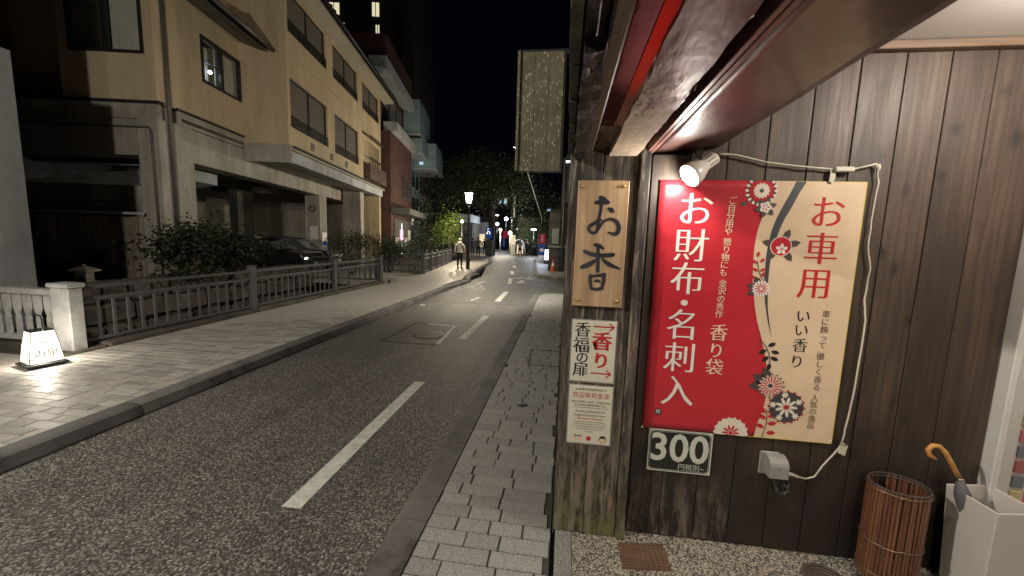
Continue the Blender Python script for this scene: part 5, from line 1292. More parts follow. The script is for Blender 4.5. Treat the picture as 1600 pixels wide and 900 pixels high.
lamp_light('street_lamp_light', 'POINT', (-5.06, 20.1, 3.72), P_STREET_FAR, (1, .87, .66), .09)
sl2 = copy_thing(sl, (-4.15, -.35, .1), .1, 'assumed matching lantern street lamp on the left pavement just behind the viewpoint, out of the picture')
lamp_light('street_lamp_light', 'POINT', (-4.15, -.35, 3.78), P_ASSUMED_STREET, (1, .92, .79), .07)  # assumed lamp for the light on the near street, itself unseen
sl3 = copy_thing(sl, (-.55, -7.5, .08), .1, 'added lantern lamp on the right pavement far behind the viewpoint, unseen, put in as fill light')
lamp_light('street_lamp_light', 'POINT', (-.55, -7.5, 3.76), P_ADDED_FILL, (1, .93, .82), .07)  # added fill light for the opening and road, no such lamp known
# assumed unseen floodlight, added to light the crossing and the inn front
fl = thing('assumed_floodlight', 'assumed small wall floodlight on the timber side building, unseen, added to light the crossing and inn', 'floodlight', (.0, 9.6, 3.6))
MB().box(-.10, .02, 9.5, 9.7, 3.56, 3.7, .01).build('housing', 'dark_metal', fl)
MB().box(-.09, .0, 9.51, 9.69, 3.552, 3.558).build('lens', 'assumed_downlight', fl)
lamp_light('assumed_floodlight_light', 'SPOT', (-.06, 9.6, 3.54), P_ASSUMED_FLOOD, (1, .90, .72), .05, (-5.5, 13.2, 1.4), 150, .7)  # assumed source for the light on the inn front
lamp_light('assumed_floodlight_light', 'SPOT', (-.06, 9.6, 3.54), 190, (1, .88, .68), .04, (-1.3, 10.6, 0), 100, .9)  # assumed source for the bright pool on the crossing

# paper lantern
pn = thing('paper_lantern', 'lit white paper floor lantern with black frame and brushed writing by the end post', 'lantern', (-5.91, 3.62, .1), math.radians(-16))
def frustum(b, u, z0, z1): return [(-b, -b, z0), (b, -b, z0), (b, b, z0), (-b, b, z0), (-u, -u, z1), (u, -u, z1), (u, u, z1), (-u, u, z1)]
MB().box(-.165, .165, -.165, .165, .015, .04, .006).build('base', 'dark_metal', pn, local=True)
m = MB(); m.add(frustum(.135, .090, .055, .405), [(0, 1, 5, 4), (1, 2, 6, 5), (2, 3, 7, 6), (3, 0, 4, 7)]); m.build('paper', 'paper_lit', pn, local=True)
lamp_light('paper_lantern_light', 'POINT', tuple(WM[pn.name] @ Vector((0, 0, .2))), 24, (1, .9, .74), .05)
m = MB(); F8 = frustum(.137, .092, .05, .41)
for i in range(4): m.tube([F8[i], F8[i + 4]], .004, 4); m.tube([F8[i + 4], F8[(i + 1) % 4 + 4]], .006, 4); m.tube([F8[i], F8[(i + 1) % 4]], .006, 4)
m.box(-.094, .094, -.094, .094, .405, .414); m.build('frame', 'dark_metal', pn, local=True)
MB().tube([(-.10, 0, .41), (-.10, 0, .54), (-.085, 0, .575), (0, 0, .585), (.085, 0, .575), (.10, 0, .54), (.10, 0, .41)], .007, 6).build('handle', 'dark_metal', pn, local=True)
m = MB()
Tl = Matrix(((1, 0, 0, 0), (0, .157, 1, 0), (0, 1, 0, 0), (0, 0, 0, 1)))
def lant_text(txt, cx, cz, s, side):
    vs, fs = glyph(txt, .0); out = []
    for x, z in vs:
        X, Z = cx + x * s, cz + (z - .36) * s; b = .135 + (.090 - .135) * (Z - .055) / .35 + .002
        out.append((X, -b, Z) if side == 0 else (b, X, Z) if side == 1 else (-b, -X, Z))
    MB().add(out, fs).build('character', 'brown_print', pn, local=True)
lant_text('こ', .0, .31, .09, 0); lant_text('の泉', .01, .16, .105, 0); lant_text('こ', .0, .31, .09, 2); lant_text('の泉', .0, .16, .10, 2); lant_text('こ', .0, .31, .09, 1); lant_text('の泉', .0, .16, .10, 1)
MB().tube([(-.2, 0, .02), (-.4, .1, .012), (-.8, .35, .01), (-1.5, .3, .01)], .007, 6).build('flex', 'cable_black', pn, local=True)

# stone lantern on the bank
st = thing('stone_lantern', 'small square stone garden lantern on the canal bank above the end post', 'stone lantern', (-9.3, 6.45, .5), .3)
st.scale = (.62, .62, .62)
MB().box(-.13, .13, -.13, .13, .0, .16, .02).build('base', 'rock', st, local=True)
m = MB()
for (a, b, c, d) in ((-.15, -.07, -.15, .15), (.07, .15, -.15, .15)): m.box(a, b, c, d, .24, .52)
m.box(-.07, .07, -.15, -.1, .24, .30); m.box(-.07, .07, -.15, -.1, .44, .52); m.box(-.07, .07, .1, .15, .24, .52); m.box(-.17, .17, -.17, .17, .16, .24, .01); m.build('light_box', 'concrete', st, local=True)
m = MB(); m.add([(-.27, -.27, .52), (.27, -.27, .52), (.27, .27, .52), (-.27, .27, .52), (-.27, -.27, .56), (.27, -.27, .56), (.27, .27, .56), (-.27, .27, .56), (-.08, -.08, .68), (.08, -.08, .68), (.08, .08, .68), (-.08, .08, .68)],
    [(3, 2, 1, 0), (0, 1, 5, 4), (1, 2, 6, 5), (2, 3, 7, 6), (3, 0, 4, 7), (4, 5, 9, 8), (5, 6, 10, 9), (6, 7, 11, 10), (7, 4, 8, 11), (8, 9, 10, 11)]); m.ball((0, 0, .71), .05, 8); m.build('roof', 'concrete', st, local=True)

# ------------------------------------------------------------------ foliage
def crown(name, mat, parent, blobs, n, leaf_s, seed, flat_=.55):
    """leaf-sized faces gathered into clumps inside a set of ellipsoid lobes, open between clumps"""
    r = random.Random(seed); m = MB(); tot = sum(b[3] * b[4] * b[5] for b in blobs)
    for b in blobs:
        k = max(8, int(n * b[3] * b[4] * b[5] / tot)); clumps = []
        for _ in range(max(5, k // 22)):
            while True:
                p = Vector((r.uniform(-1, 1), r.uniform(-1, 1), r.uniform(-1, 1)))
                if .35 < p.length < 1: break
            clumps.append(Vector((b[0] + p.x * b[3], b[1] + p.y * b[4], b[2] + p.z * b[5])))
        for _ in range(k):
            c = r.choice(clumps); s = leaf_s * r.uniform(.6, 1.3); sp = leaf_s * 2.2
            p = c + Vector((r.gauss(0, sp), r.gauss(0, sp), r.gauss(0, sp * .6)))
            d = Vector((r.uniform(-1, 1), r.uniform(-1, 1), r.uniform(-.7, .4))).normalized(); w = d.cross(Vector((r.uniform(-1, 1), r.uniform(-1, 1), r.uniform(-1, 1)))).normalized()
            m.add([p - d * s * .5, p + w * s * .25, p + d * s * .5, p - w * s * .25], [(0, 1, 2, 3)])
    return m.build(name, mat, parent, recalc=False)
def shrub(label, x, y, z, w, h, n, ls, mat='leaf_dark', seed=1, name='shrub', cat='shrub', group=None):
    t = thing(name, label, cat, (x, y, z), 0, group); r = random.Random(seed)
    m = MB(); bl = []
    for k in range(7):
        a = r.uniform(0, 2 * PI); q = (x + w * .33 * math.cos(a), y + w * .3 * math.sin(a), z + h * r.uniform(.45, .85))
        m.tube([(x + r.uniform(-.05, .05), y, z), (x + (q[0] - x) * .4, y + (q[1] - y) * .4, z + h * .3), q], [.025, .018, .006], 5)
        bl.append((*q, w * r.uniform(.2, .34), w * r.uniform(.2, .32), h * r.uniform(.16, .26)))
    m.build('stems', 'bark', t); crown('foliage', mat, t, bl, n, ls, seed); return t
def P3(px, py, X): q = on_x(px, py, X); return q
q = P3(300, 425, -8.6); shrub('dense dark leafed shrub in front of the drain pipe corner, widest bush by the canal', q.x + .05, q.y, .5, 1.15, 1.3, 1900, .12, 'leaf_dark', 2)
q = P3(360, 415, -9.0); shrub('dark spreading shrub right of the pipe corner, before the parked cars', q.x + .1, q.y, .5, 1.15, 1.1, 1300, .12, 'leaf_dark', 3)
shrub('low fresh green fern tuft at the foot of the corner shrub', -8.75, 8.05, .48, .9, .35, 500, .09, 'leaf_olive', 4)
shrub('olive green rounded shrub at the parking entrance, left of two', -8.35, 14.6, .05, 1.5, 1.75, 2300, .085, 'leaf_olive', 5)
shrub('darker rounded shrub at the parking entrance, right of two', -7.9, 16.9, .05, 1.7, 1.6, 2000, .085, 'leaf_dark', 6)
shrub('thin weeds hanging over the canal behind the nearest railing', -6.9, 5.6, -.9, 1.2, .95, 500, .07, 'leaf_olive', 7, 'weeds', 'weeds')
for i, (x, y, h) in enumerate(((-9.6, 20.8, 1.4), (-8.9, 23.5, 1.7), (-9.6, 27, 2.0))): shrub(['low dark bush behind the shaded low railing', 'dark bush under the bright lit tree', 'tall dark bush beyond the lit tree trunk'][i], x, y, .05, 2.0, h, 1300, .11, 'leaf_dark', 20 + i)
shrub('small grass tuft at the base of the last railing post', -5.98, 12.75, .1, .25, .14, 90, .05, 'leaf_olive', 31, 'grass_tuft', 'weeds')
m = MB(); rr = random.Random(8)
for k in range(900):
    y = rr.uniform(4.6, 12.2); x = -9.0 + rr.gauss(.1, .18); z = rr.uniform(.35, .62); a = rr.uniform(0, 6.28); s = rr.uniform(.03, .08)
    m.add([(x, y, z), (x + s * math.cos(a), y + s * math.sin(a), z + s * .6), (x + s * .6 * math.cos(a + .7), y + s * .6 * math.sin(a + .7), z - s * .2)], [(0, 1, 2)])
g = tag(m.build('ground_cover', 'leaf_olive', recalc=False), 'patchy moss and creeping plants along the top of the canal bank', 'ground cover', kind='stuff')
def tree(label, x, y, z, h, trunk_r, lobes, n, ls, mat, seed, lean=0, group='trees along the street'):
    t = thing('tree', label, 'tree', (x, y, z), 0, group); r = random.Random(seed); m = MB()
    top = Vector((x + lean, y, z + h * .5)); m.tube([(x, y, z), (x + lean * .3, y, z + h * .2), (x + lean * .7, y, z + h * .36), tuple(top)], [trunk_r * 1.25, trunk_r, trunk_r * .85, trunk_r * .6], 9); m.build('trunk', 'bark', t)
    m = MB()
    for l in lobes:
        c = Vector(l[:3]); s = Vector((x + lean * .6, y, z + h * r.uniform(.25, .42))); mid = s.lerp(c, .5) + Vector((0, 0, h * .04))
        m.tube([s, mid, c], [trunk_r * .5, trunk_r * .3, trunk_r * .08], 6)
        for _ in range(3):
            e = c + Vector((r.uniform(-1, 1) * l[3] * .8, r.uniform(-1, 1) * l[4] * .8, r.uniform(-.4, .9) * l[5])); m.tube([mid, mid.lerp(e, .6), e], [trunk_r * .2, trunk_r * .12, .01], 5)
    m.build('limbs', 'bark', t); crown('crown', mat, t, lobes, n, ls, seed); return t
# big tree over the end of the street
def A(px, py, Y): q = on_y(px, py, Y); return (q.x, q.y, q.z)
tree('tall broad dark tree arching over the street beyond the lantern lamp', -7.2, 38, .1, 11, .28, [(*A(745, 262, 38), 3.2, 3, 1.6), (*A(785, 275, 37), 2.6, 3, 1.5), (*A(715, 285, 39), 2.6, 3, 1.5), (*A(765, 300, 37), 2.4, 2.5, 1.0), (*A(800, 300, 38), 2.2, 2.5, 1.2), (*A(730, 310, 37), 2.2, 2.4, 1.0)], 9000, .26, 'leaf_olive', 41)
tree('slim tree with bright yellow green leaves left of the lantern lamp', *A(702, 410, 27)[:2], .1, 4.2, .09, [(*A(702, 345, 27), .9, .9, .75), (*A(693, 358, 27), .7, .8, .7), (*A(712, 352, 27.5), .7, .8, .6), (*A(700, 370, 27), .9, .8, .5)], 2600, .13, 'leaf_bright', 42)
tree('dark tree mass at the left beyond the red brick building', *A(668, 400, 30)[:2], .1, 6, .16, [(*A(672, 330, 30), 1.8, 2, 1.8), (*A(660, 365, 28), 1.6, 1.6, 1.2), (*A(690, 300, 33), 1.8, 2, 1.4), (*A(668, 385, 27), 1.3, 1.3, .9)], 4200, .2, 'leaf_dark', 43)
tree('dark tree rising over the ivy hedge on the right side of the street', *A(835, 395, 50)[:2], .1, 9, .2, [(*A(835, 310, 50), 2.8, 2.5, 3.2), (*A(828, 345, 49), 2.4, 2, 1.8), (*A(855, 335, 50), 2.0, 2, 2.8)], 4500, .28, 'leaf_dark', 44)
tree('dark tree behind the grey pier at the right side street', *A(861, 350, 34)[:2], .1, 6, .15, [(*A(862, 350, 34), 1.2, 1.5, 1.6), (*A(868, 330, 34), 1.4, 1.5, 1.6)], 2200, .2, 'leaf_dark', 45)
# ivy hedge
hg = thing('ivy_hedge', 'bright green ivy covered wall lit by the white post lamp', 'hedge', A(832, 398, 46))
p, q = A(806, 400, 46), A(862, 400, 46)
MB().box(p[0] + .1, q[0] - .1, 46.3, 46.7, 0, 4.3).build('wall', 'far_wall', hg)
crown('foliage', 'leaf_ivy', hg, [(p[0] + (q[0] - p[0]) * (k + .5) / 5, 46.1, 2.2, .6, .3, 2.3) for k in range(5)] + [(p[0] + (q[0] - p[0]) * (k + .5) / 5, 46.2, .6, .6, .3, .8) for k in range(5)], 5200, .2, 46)

# ------------------------------------------------------------------ farther buildings on the left
def far_building(name, label, mat, x0, x1, y0, y1, z1, loc=(-8.8, 14, 0), rz=math.radians(10.607), z0=0):
    t = thing(name, label, 'building', loc, rz); MB().box(x0, x1, y0, y1, z0, z1).build('walls', mat, t, local=True); return t
rb = far_building('brick_building', 'dark red brick building with white balcony fronts next to the cream inn', 'brick_wall_red', -6, .24, 7.7, 13.4, 7.5)
MB().box(-5.5, -.35, 7.9, 13.3, 7.5, 10.1).build('upper_walls', 'brick_wall_red', rb, local=True)
MB().box(-5.6, .25, 7.0, 13.5, 10.5, 12.2).build('parapet', 'brick_wall_red', rb, local=True)
m = MB(); m.prism([(-.4, 6.0, 10.35), (.5, 6.0, 10.05), (.5, 6.0, 10.7), (-.4, 6.0, 10.7)], (0, 7.2, 0)); m.build('balcony_front', 'pale_concrete', rb, local=True)
m = MB(); m.prism([(-.2, 7.9, 7.55), (.55, 7.9, 7.5), (.55, 7.9, 8.05), (-.2, 7.9, 8.05)], (0, 5.6, 0)); m.build('balcony_front', 'pale_concrete', rb, local=True)
MB().box(-2.3, -.5, 7.82, 7.9, 9.6, 12.25).build('side_wall_panel', 'grey_plaster', rb, local=True)
for (a, b, c, d) in ((10.45, 13.0, 4.15, 5.36), ):
    w = MB().box(.22, .25, a, b, c, d).build('window', 'window_lit' if False else 'dark_metal', rb, local=True)
    m = MB()
    for k in range(6): m.box(.25, .33, a + (b - a) * k / 5 - .03, a + (b - a) * k / 5 + .03, c, d)
    m.box(.25, .36, a, b, c - .05, c + .02); m.box(.25, .36, a, b, c + .4, c + .45); m.box(.25, .34, a, b, d, d + .05); m.build('lattice', 'steel_pipe', w, local=True)
for (a, b, c, d) in ((8.2, 9.4, 8.25, 9.9), (9.9, 11.2, 8.25, 9.9), (11.6, 13.0, 8.25, 9.9)): MB().box(-.36, -.33, a, b, c, d).build('window', 'window_glass', rb, local=True)
MB().box(.1, 1.3, 7.7, 13.4, 2.95, 3.3, .01).build('awning', 'far_wall', rb, local=True)
MB().box(.25, .29, 8.3, 12.9, .4, 2.7).build('shopfront', 'shop_glow', rb, local=True).data.materials[0] = MATS['far_wall']
for k in range(4): MB().box(.29, .31, 8.5 + k * 1.15, 9.3 + k * 1.15, .9 + (k % 2) * .5, 1.6 + (k % 2) * .5).build('poster', 'pink_lit' if k == 1 else 'print_white', rb, local=True)
MB().box(.30, .33, 10.0, 10.12, .5, 2.5).build('light_tube', 'far_white', rb, local=True)
bb = far_building('balcony_building', 'blue grey apartment building with projecting boxed balconies beyond the brick one', 'blue_grey_wall', -6, -.2, 13.5, 19, 8.4)
MB().box(-6, -.4, 14, 19, 8.4, 11).build('upper_walls', 'far_wall', bb, local=True)
for (x0, x1, a, b, c, d) in ((-.4, .75, 13.7, 18.2, 8.9, 11.2), (-.4, 1.5, 16.5, 20.6, 7.0, 8.9), (-.2, .9, 13.7, 18.0, 7.6, 8.6)):
    w = MB().box(x0, x1, a, b, c, d, .02).build('balcony_box', 'blue_grey_wall', bb, local=True)
    MB().box(x0 - .0, x1 + .06, a - .06, b + .06, c - .08, c).build('slab', 'pale_concrete', w, local=True)
MB().box(.3, .6, 16.0, 16.08, 7.2, 7.4).build('lit_pane', 'blue_window', bb, local=True)
for k in range(3):
    for j in range(2):
        w = MB().box(-.2, -.16, 14 + k * 1.6, 15.1 + k * 1.6, 3.4 + j * 2, 4.7 + j * 2).build('window', 'window_glass', bb, local=True)
        MB().box(-.17, -.05, 13.95 + k * 1.6, 15.15 + k * 1.6, 3.32 + j * 2, 3.4 + j * 2).build('sill', 'pale_concrete', w, local=True)
MB().box(-.15, .0, 14, 18.5, 2.7, 3.1).build('sign_band', 'pale_concrete', bb, local=True)
MB().box(.0, .02, 14.6, 15.3, 2.6, 3.2).build('lit_sign', 'window_lit', bb, local=True)
lb = far_building('low_building', 'low dark building with plain front past the apartment block', 'far_wall', -6, -.5, 19.2, 27, 5.6)
for k in range(3): MB().box(-.5, -.46, 20 + k * 2.2, 21.4 + k * 2.2, 3.4, 4.8).build('window', 'window_glass', lb, local=True)
tw = far_building('tower_block', 'very tall dark brown tower block with four small lit windows behind the inn', 'dark_tower', -34, -4.0, 35, 52, 46)
for (px, py, w, h) in ((522, 15, 1.2, 1.5), (587, 15, .8, 1.5), (535, 44, .5, 1.1), (590, 50, .4, 1.5), (510, 11, .35, 1.0)):
    q = on_y(px, py, 1.0); d = _ray(px, py); Uv = Vector((-.18407, .98291, 0)); Vv = Vector((.98291, .18407, 0)); O3 = Vector((-8.8, 14, 0))
    t_ = ((O3 + Uv * 34.98 - EYE).dot(Uv)) / d.dot(Uv); q = EYE + d * t_; loc = q - O3; x, z = loc.dot(Vv), q.z
    m = MB().box(x - w / 2, x + w / 2, 34.93, 34.97, z - h / 2, z + h / 2).build('window', 'window_lit', tw, local=True)
    MB().box(x - .04, x + .04, 34.9, 34.93, z - h / 2, z + h / 2).build('mullion', 'dark_metal', m, local=True)
MB().box(-5.2, -3.8, 34.5, 35, 0, 30).build('corner_shaft', 'dark_tower', tw, local=True)
# far end of the street: plain dark blocks with windows
def endblock(label, pxa, pxb, pyt, Y, mat, nw=4, nh=3, lit=()):
    a = A(pxa, 400, Y); b = A(pxb, 400, Y); zt = A((pxa + pxb) / 2, pyt, Y)[2]
    t = thing('far_building', label, 'building', ((a[0] + b[0]) / 2, Y, 0)); MB().box(a[0], b[0], Y, Y + 9, 0, zt).build('walls', mat, t)
    W_ = b[0] - a[0]
    for i in range(nw):
        for j in range(nh):
            x = a[0] + W_ * (i + .25) / nw; z = 3.4 + (zt - 4.2) * j / nh
            if z > 1 and (zt - 4.2) / nh > .9: MB().box(x, x + W_ * .5 / nw, Y - .05, Y, z, z + min(1.5, (zt - 4.2) / nh * .6)).build('window', 'blue_window' if (i, j) in lit else 'window_glass', t)
    return t
endblock('grey six storey block behind the big tree at the street end', 722, 768, 338, 75, 'far_wall', 4, 3)
endblock('dark office block behind the vertical lit sign, with blue lit top windows', 766, 800, 298, 85, 'far_wall', 4, 4, ((2, 3), (1, 3)))
endblock('pale grey windowless slab building above the ivy hedge', 796, 826, 298, 70, 'far_wall', 1, 1)
cn = thing('canopy_building', 'low building with a pale flat canopy edge behind the lantern lamp', 'building', A(728, 340, 55)); a = A(711, 345, 55); b = A(738, 345, 55)
MB().box(a[0] - 3, b[0], 55.2, 60, 0, a[2] - .3).build('walls', 'far_wall', cn); MB().box(a[0], b[0], 54, 60, a[2] - .2, a[2] + .9).build('canopy', 'pale_concrete', cn)
g = A(745, 395, 60); sf = thing('lit_shopfront', 'warm lit shop front at the end of the street between the walkers', 'shop', (g[0], 60, 0))
MB().box(g[0] - 1.2, g[0] + 1.6, 60, 61, .1, 4.2).build('walls', 'far_wall', sf); MB().box(g[0] - .6, g[0] + 1.2, 59.9, 59.97, .4, 2.4).build('window', 'shop_glow', sf); MB().box(g[0] - .1, g[0] + .0, 59.8, 59.9, .4, 2.4).build('mullion', 'dark_metal', sf)
# right side: grey pier building with conduits and blue lamp
gp_ = thing('pier_building', 'grey concrete pier and wall at the side street corner beyond the cone', 'building', A(868, 400, 21)); a = A(856, 420, 21)
MB().box(a[0], -.35, 21, 22.2, .0, 3.35, .01).build('pier', 'concrete_dark', gp_); MB().box(-.35, 6, 21.2, 24, 0, 6).build('walls', 'far_wall', gp_)
MB().box(-.75, -.4, 20.9, 21, 1.55, 2.35, .01).build('meter_box', 'box_grey', gp_); MB().box(a[0] - .05, .5, 20.93, 21.0, 1.35, 1.45).build('ledge', 'concrete', gp_)
m = MB(); m.tube([(-.55, 20.9, 1.3), (-.45, 20.86, .9), (-.3, 20.86, 1.0), (-.2, 20.9, 3)], .02, 5); m.tube([(-.2, 20.88, 0), (-.2, 20.88, 5.5)], .05, 8); m.build('conduit', 'steel_pipe', gp_)
dk_ = MB().box(-.12, 6, 12.9 + 4.9, 21, 3.4, 9).build('dark_block', 'black_and_shade', gp_)
bl_ = thing('blue_lamp', 'small blue white lamp glowing on top of the grey pier', 'lamp', A(857, 330, 21)); q = A(858, 327, 21)
MB().box(q[0] - .12, q[0] + .12, 20.8, 21.0, q[2] - .12, q[2] - .02).build('housing', 'dark_metal', bl_); MB().box(q[0] - .11, q[0] + .11, 20.82, 20.98, q[2] - .015, q[2] + .05).build('lens', 'blue_lit', bl_); MB().box(q[0] - .08, q[0] + .08, 20.79, 20.80, q[2] - .08, q[2] - .03).build('lens', 'blue_window', bl_)
# leaning guy pole
gy = thing('guy_wire', 'slanting pale guy wire cover running down beyond the projecting board', 'wire'); MB().tube([A(822, 262, 14), A(846, 338, 16), A(846.5, 350, 16)], [.022, .022, .008], 7).build('cover', 'cord_white', gy).data.materials[0] = MATS['box_grey']

# ------------------------------------------------------------------ lamps and signs at the far end
def post_lamp(label, px, py, pyb, Y, mat='cool_lamp', r=.22, power=0, pole='lamp_metal', kind='disc'):
    hd = A(px, py, Y); t = thing('post_lamp', label, 'street lamp', (hd[0], Y, .1), 0, 'small lamps at the far end of the street')
    MB().tube([(hd[0], Y, .1), (hd[0], Y, hd[2] - .05)], .045, 7).build('pole', pole, t)
    if kind == 'disc': MB().lathe([(.001, .12), (r, .05), (r, 0)], Matrix.Translation(hd), 14).build('cap', 'lamp_metal', t); MB().lathe([(r * .95, 0), (r * .9, -.08), (.001, -.12)], Matrix.Translation(hd), 14).build('globe', mat, t)
    else: MB().ball(hd, r, 10).build('globe', mat, t)
    if power: lamp_light('post_lamp_light', 'POINT', (hd[0], Y - .7, hd[2] - .3), power, (.9, .95, 1) if mat == 'cool_lamp' else (1, .85, .6), .1)
    return t
post_lamp('white disc lamp on a thin dark post before the ivy hedge', 834, 358, 401, 41, 'cool_lamp', .30, 500)
post_lamp('tallest white globe lamp on a slim pole at the street end', 791, 342, 395, 52, 'cool_lamp', .24, 500, 'dark_metal', 'ball')
post_lamp('white globe lamp left of the tallest one, same height as the sign', 777, 350, 395, 58, 'cool_lamp', .24, 500, 'lamp_metal', 'ball')
post_lamp('pinkish lamp hanging highest left of the tall globe lamp', 777, 336, 395, 66, 'warm_lamp', .28, 0, 'lamp_metal', 'disc')
post_lamp('warm globe lamp on a pale post beside the small red sign', 782, 359, 395, 42, 'warm_lamp', .16, 500, 'pale_concrete', 'ball')
post_lamp('warm lamp glowing at the bottom of the vertical lit sign', 797, 364, 398, 44, 'warm_lamp', .22, 160, 'pale_concrete', 'ball')
post_lamp('small pinkish lamp between the bright tree and the lantern pole', 722, 346, 400, 25.5, 'warm_lamp', .10, 420, 'lamp_metal', 'ball')
tl = thing('traffic_signal', 'distant traffic signal showing green above the walkers', 'traffic light', A(738, 362, 60)); q = A(738, 358, 60)
MB().box(q[0] - .55, q[0] + .55, 60, 60.2, q[2] - .2, q[2] + .2, .03).build('housing', 'dark_metal', tl); MB().ball((q[0] + .0, 59.95, q[2]), .17, 10).build('green_lens', 'green_signal', tl); MB().tube([(q[0] + .9, 60, .1), (q[0] + .9, 60, q[2] + .3), (q[0], 60, q[2] + .3)], .06, 6).build('pole', 'lamp_metal', tl)
vs_ = thing('strip_sign', 'tall narrow pale lit strip sign on a pole at the street end', 'sign', A(802, 395, 50)); a = A(801.2, 306, 50); b = A(804.2, 340, 50)
MB().box(a[0], b[0], 50, 50.15, b[2], a[2] , .01).build('lit_face', 'strip_lit', vs_); MB().tube([((a[0] + b[0]) / 2 - .1, 50.1, 0), ((a[0] + b[0]) / 2 - .1, 50.1, a[2] + 1.2)], .13, 8).build('pole', 'box_grey', vs_)
ps = thing('direction_sign', 'blue sign with a white arrow on a dark pedestal box on the left pavement', 'sign', A(764, 401, 36)); q = A(763, 364, 36)
MB().box(q[0] - .27, q[0] + .33, 36, 36.1, q[2] - .5, q[2] + .5, .02).build('panel', 'blue_lit', ps)
m = MB()
y_ = 35.99
stroke(m, [(q[0] - .1, q[2] - .02, .06), (q[0] - .08, q[2] + .1, .06), (q[0] + .1, q[2] + .12, .06), (q[0] + .16, q[2] - .1, .06)], y_, 0); m.add([(q[0] - .2, y_, q[2]), (q[0] + .0, y_, q[2]), (q[0] - .1, y_, q[2] - .14)], [(0, 1, 2)]); put_text(m, 'P', q[0] - .02, q[2] + .32, .3, y_)
m.build('arrow_print', 'far_white', ps); MB().box(q[0] - .05, q[0] + .05, 36.02, 36.08, 1.6, q[2] - .5).build('pole', 'dark_metal', ps)
a = A(758.5, 401, 36); b = A(769, 401, 36); c = A(764, 375, 36); MB().box(a[0], b[0], 36, 36.5, .1, c[2], .02).build('pedestal', 'concrete_dark', ps)
rs = thing('banner_sign', 'tall red over blue banner sign beside the right pavement', 'sign', A(847, 400, 32)); a = A(842.5, 366, 32); b = A(851, 400, 32); c = A(847, 381, 32)
MB().box(a[0], b[0], 32, 32.06, c[2], a[2]).build('red_panel', 'red_lit', rs).data.materials[0] = MATS['red_lit']; MB().box(a[0], b[0], 32, 32.06, b[2] + .1, c[2] - .01).build('blue_panel', 'blue_lit', rs)
MB().tube([(a[0] - .05, 32.03, .1), (a[0] - .05, 32.03, a[2] + .1)], .025, 6).build('pole', 'box_grey', rs)
m = MB(); 
for k, ch in enumerate('営業中'): put_text(m, ch, (a[0] + b[0]) / 2, a[2] - .14 - k * .22, .2, 31.99)
disk(m, (a[0] + b[0]) / 2, c[2] - .5, .16, 31.99); m.build('banner_print', 'print_white', rs)
wsg = thing('light_box', 'upright glowing white light box on the right pavement left of the cone', 'sign', A(854, 407, 27)); a = A(851.5, 390, 27); b = A(856.3, 407, 27)
MB().box(a[0], b[0], 27.02, 27.25, b[2] + .03, a[2], .01).build('lit_face', 'white_lit', wsg); MB().box(a[0] - .03, b[0] + .03, 27, 27.3, .1, b[2] + .03, .01).build('base', 'dark_metal', wsg)
lamp_light('light_box_light', 'POINT', ((a[0] + b[0]) / 2 - .3, 26.8, 1.0), 70, (.6, .75, 1), .15)
dn = thing('menu_stand', 'small red shop banner hanging at the street end under the lamps', 'banner', A(790, 370, 50)); a = A(786, 361, 50); b = A(795, 372, 50); MB().box(a[0], b[0], 50, 50.1, b[2], a[2], .02).build('banner', 'red_lit', dn); MB().tube([(b[0], 50, .1), (b[0], 50, a[2] + .1)], .04, 6).build('pole', 'dark_metal', dn); MB().box(a[0] + .0, a[0] + .3, 49.9, 49.95, .8, b[2]).build('lit_strip', 'blue_lit', dn)
# white arched shelter with items under it
ar = thing('arched_shelter', 'small white arched shelter beside the ivy hedge behind the walker', 'shelter', A(811, 398, 43)); a = A(799, 397, 43); b = A(820, 397, 43); zt = A(811, 374, 43)[2]; w_ = b[0] - a[0]; m = MB(); vs = []
for k in range(13):
    t_ = PI * k / 12; x = (a[0] + b[0]) / 2 - w_ / 2 * math.cos(t_); z = .1 + (zt - .1) * math.sin(t_) ** .7; vs += [(x, 43, z), (x, 45.5, z)]
m.add(vs, [(2 * k, 2 * k + 1, 2 * k + 3, 2 * k + 2) for k in range(12)], 0, True); o = m.build('roof_shell', 'pale_concrete', ar); md = o.modifiers.new('t', 'SOLIDIFY'); md.thickness = .06
MB().box(a[0] + .4, a[0] + 1.1, 44.5, 44.8, .1, 1.2, .02).build('counter', 'shop_glow', ar)
pil = thing('lit_pillar', 'pale lit round pillar with a wrap of notices at the street end', 'pillar', A(802, 398, 42)); q = A(801, 398, 42); MB().lathe([(.25, .1), (.25, 2.1), (.28, 2.15), (.001, 2.2)], Matrix.Translation((q[0], 42, 0)), 14).build('shaft', 'cream_trim', pil); MB().lathe([(.26, 1.2), (.26, 1.9)], Matrix.Translation((q[0], 42, 0)), 14).build('notice', 'shop_glow', pil)
cnx = on_z(864, 424, .1); cone = thing('traffic_cone', 'orange traffic cone with a white band by the grey pier', 'cone', tuple(cnx))
MB().lathe([(.13, .03), (.10, .2), (.085, .28)], Matrix.Translation(cnx), 16).build('cone', 'cone_orange', cone); MB().lathe([(.086, .28), (.055, .45)], Matrix.Translation(cnx), 16).build('white_band', 'print_white', cone); MB().lathe([(.055, .45), (.025, .62), (.001, .63)], Matrix.Translation(cnx), 16).build('tip', 'cone_orange', cone)
MB().box(cnx.x - .18, cnx.x + .18, cnx.y - .18, cnx.y + .18, cnx.z, cnx.z + .03, .01).build('base', 'cone_orange', cone)
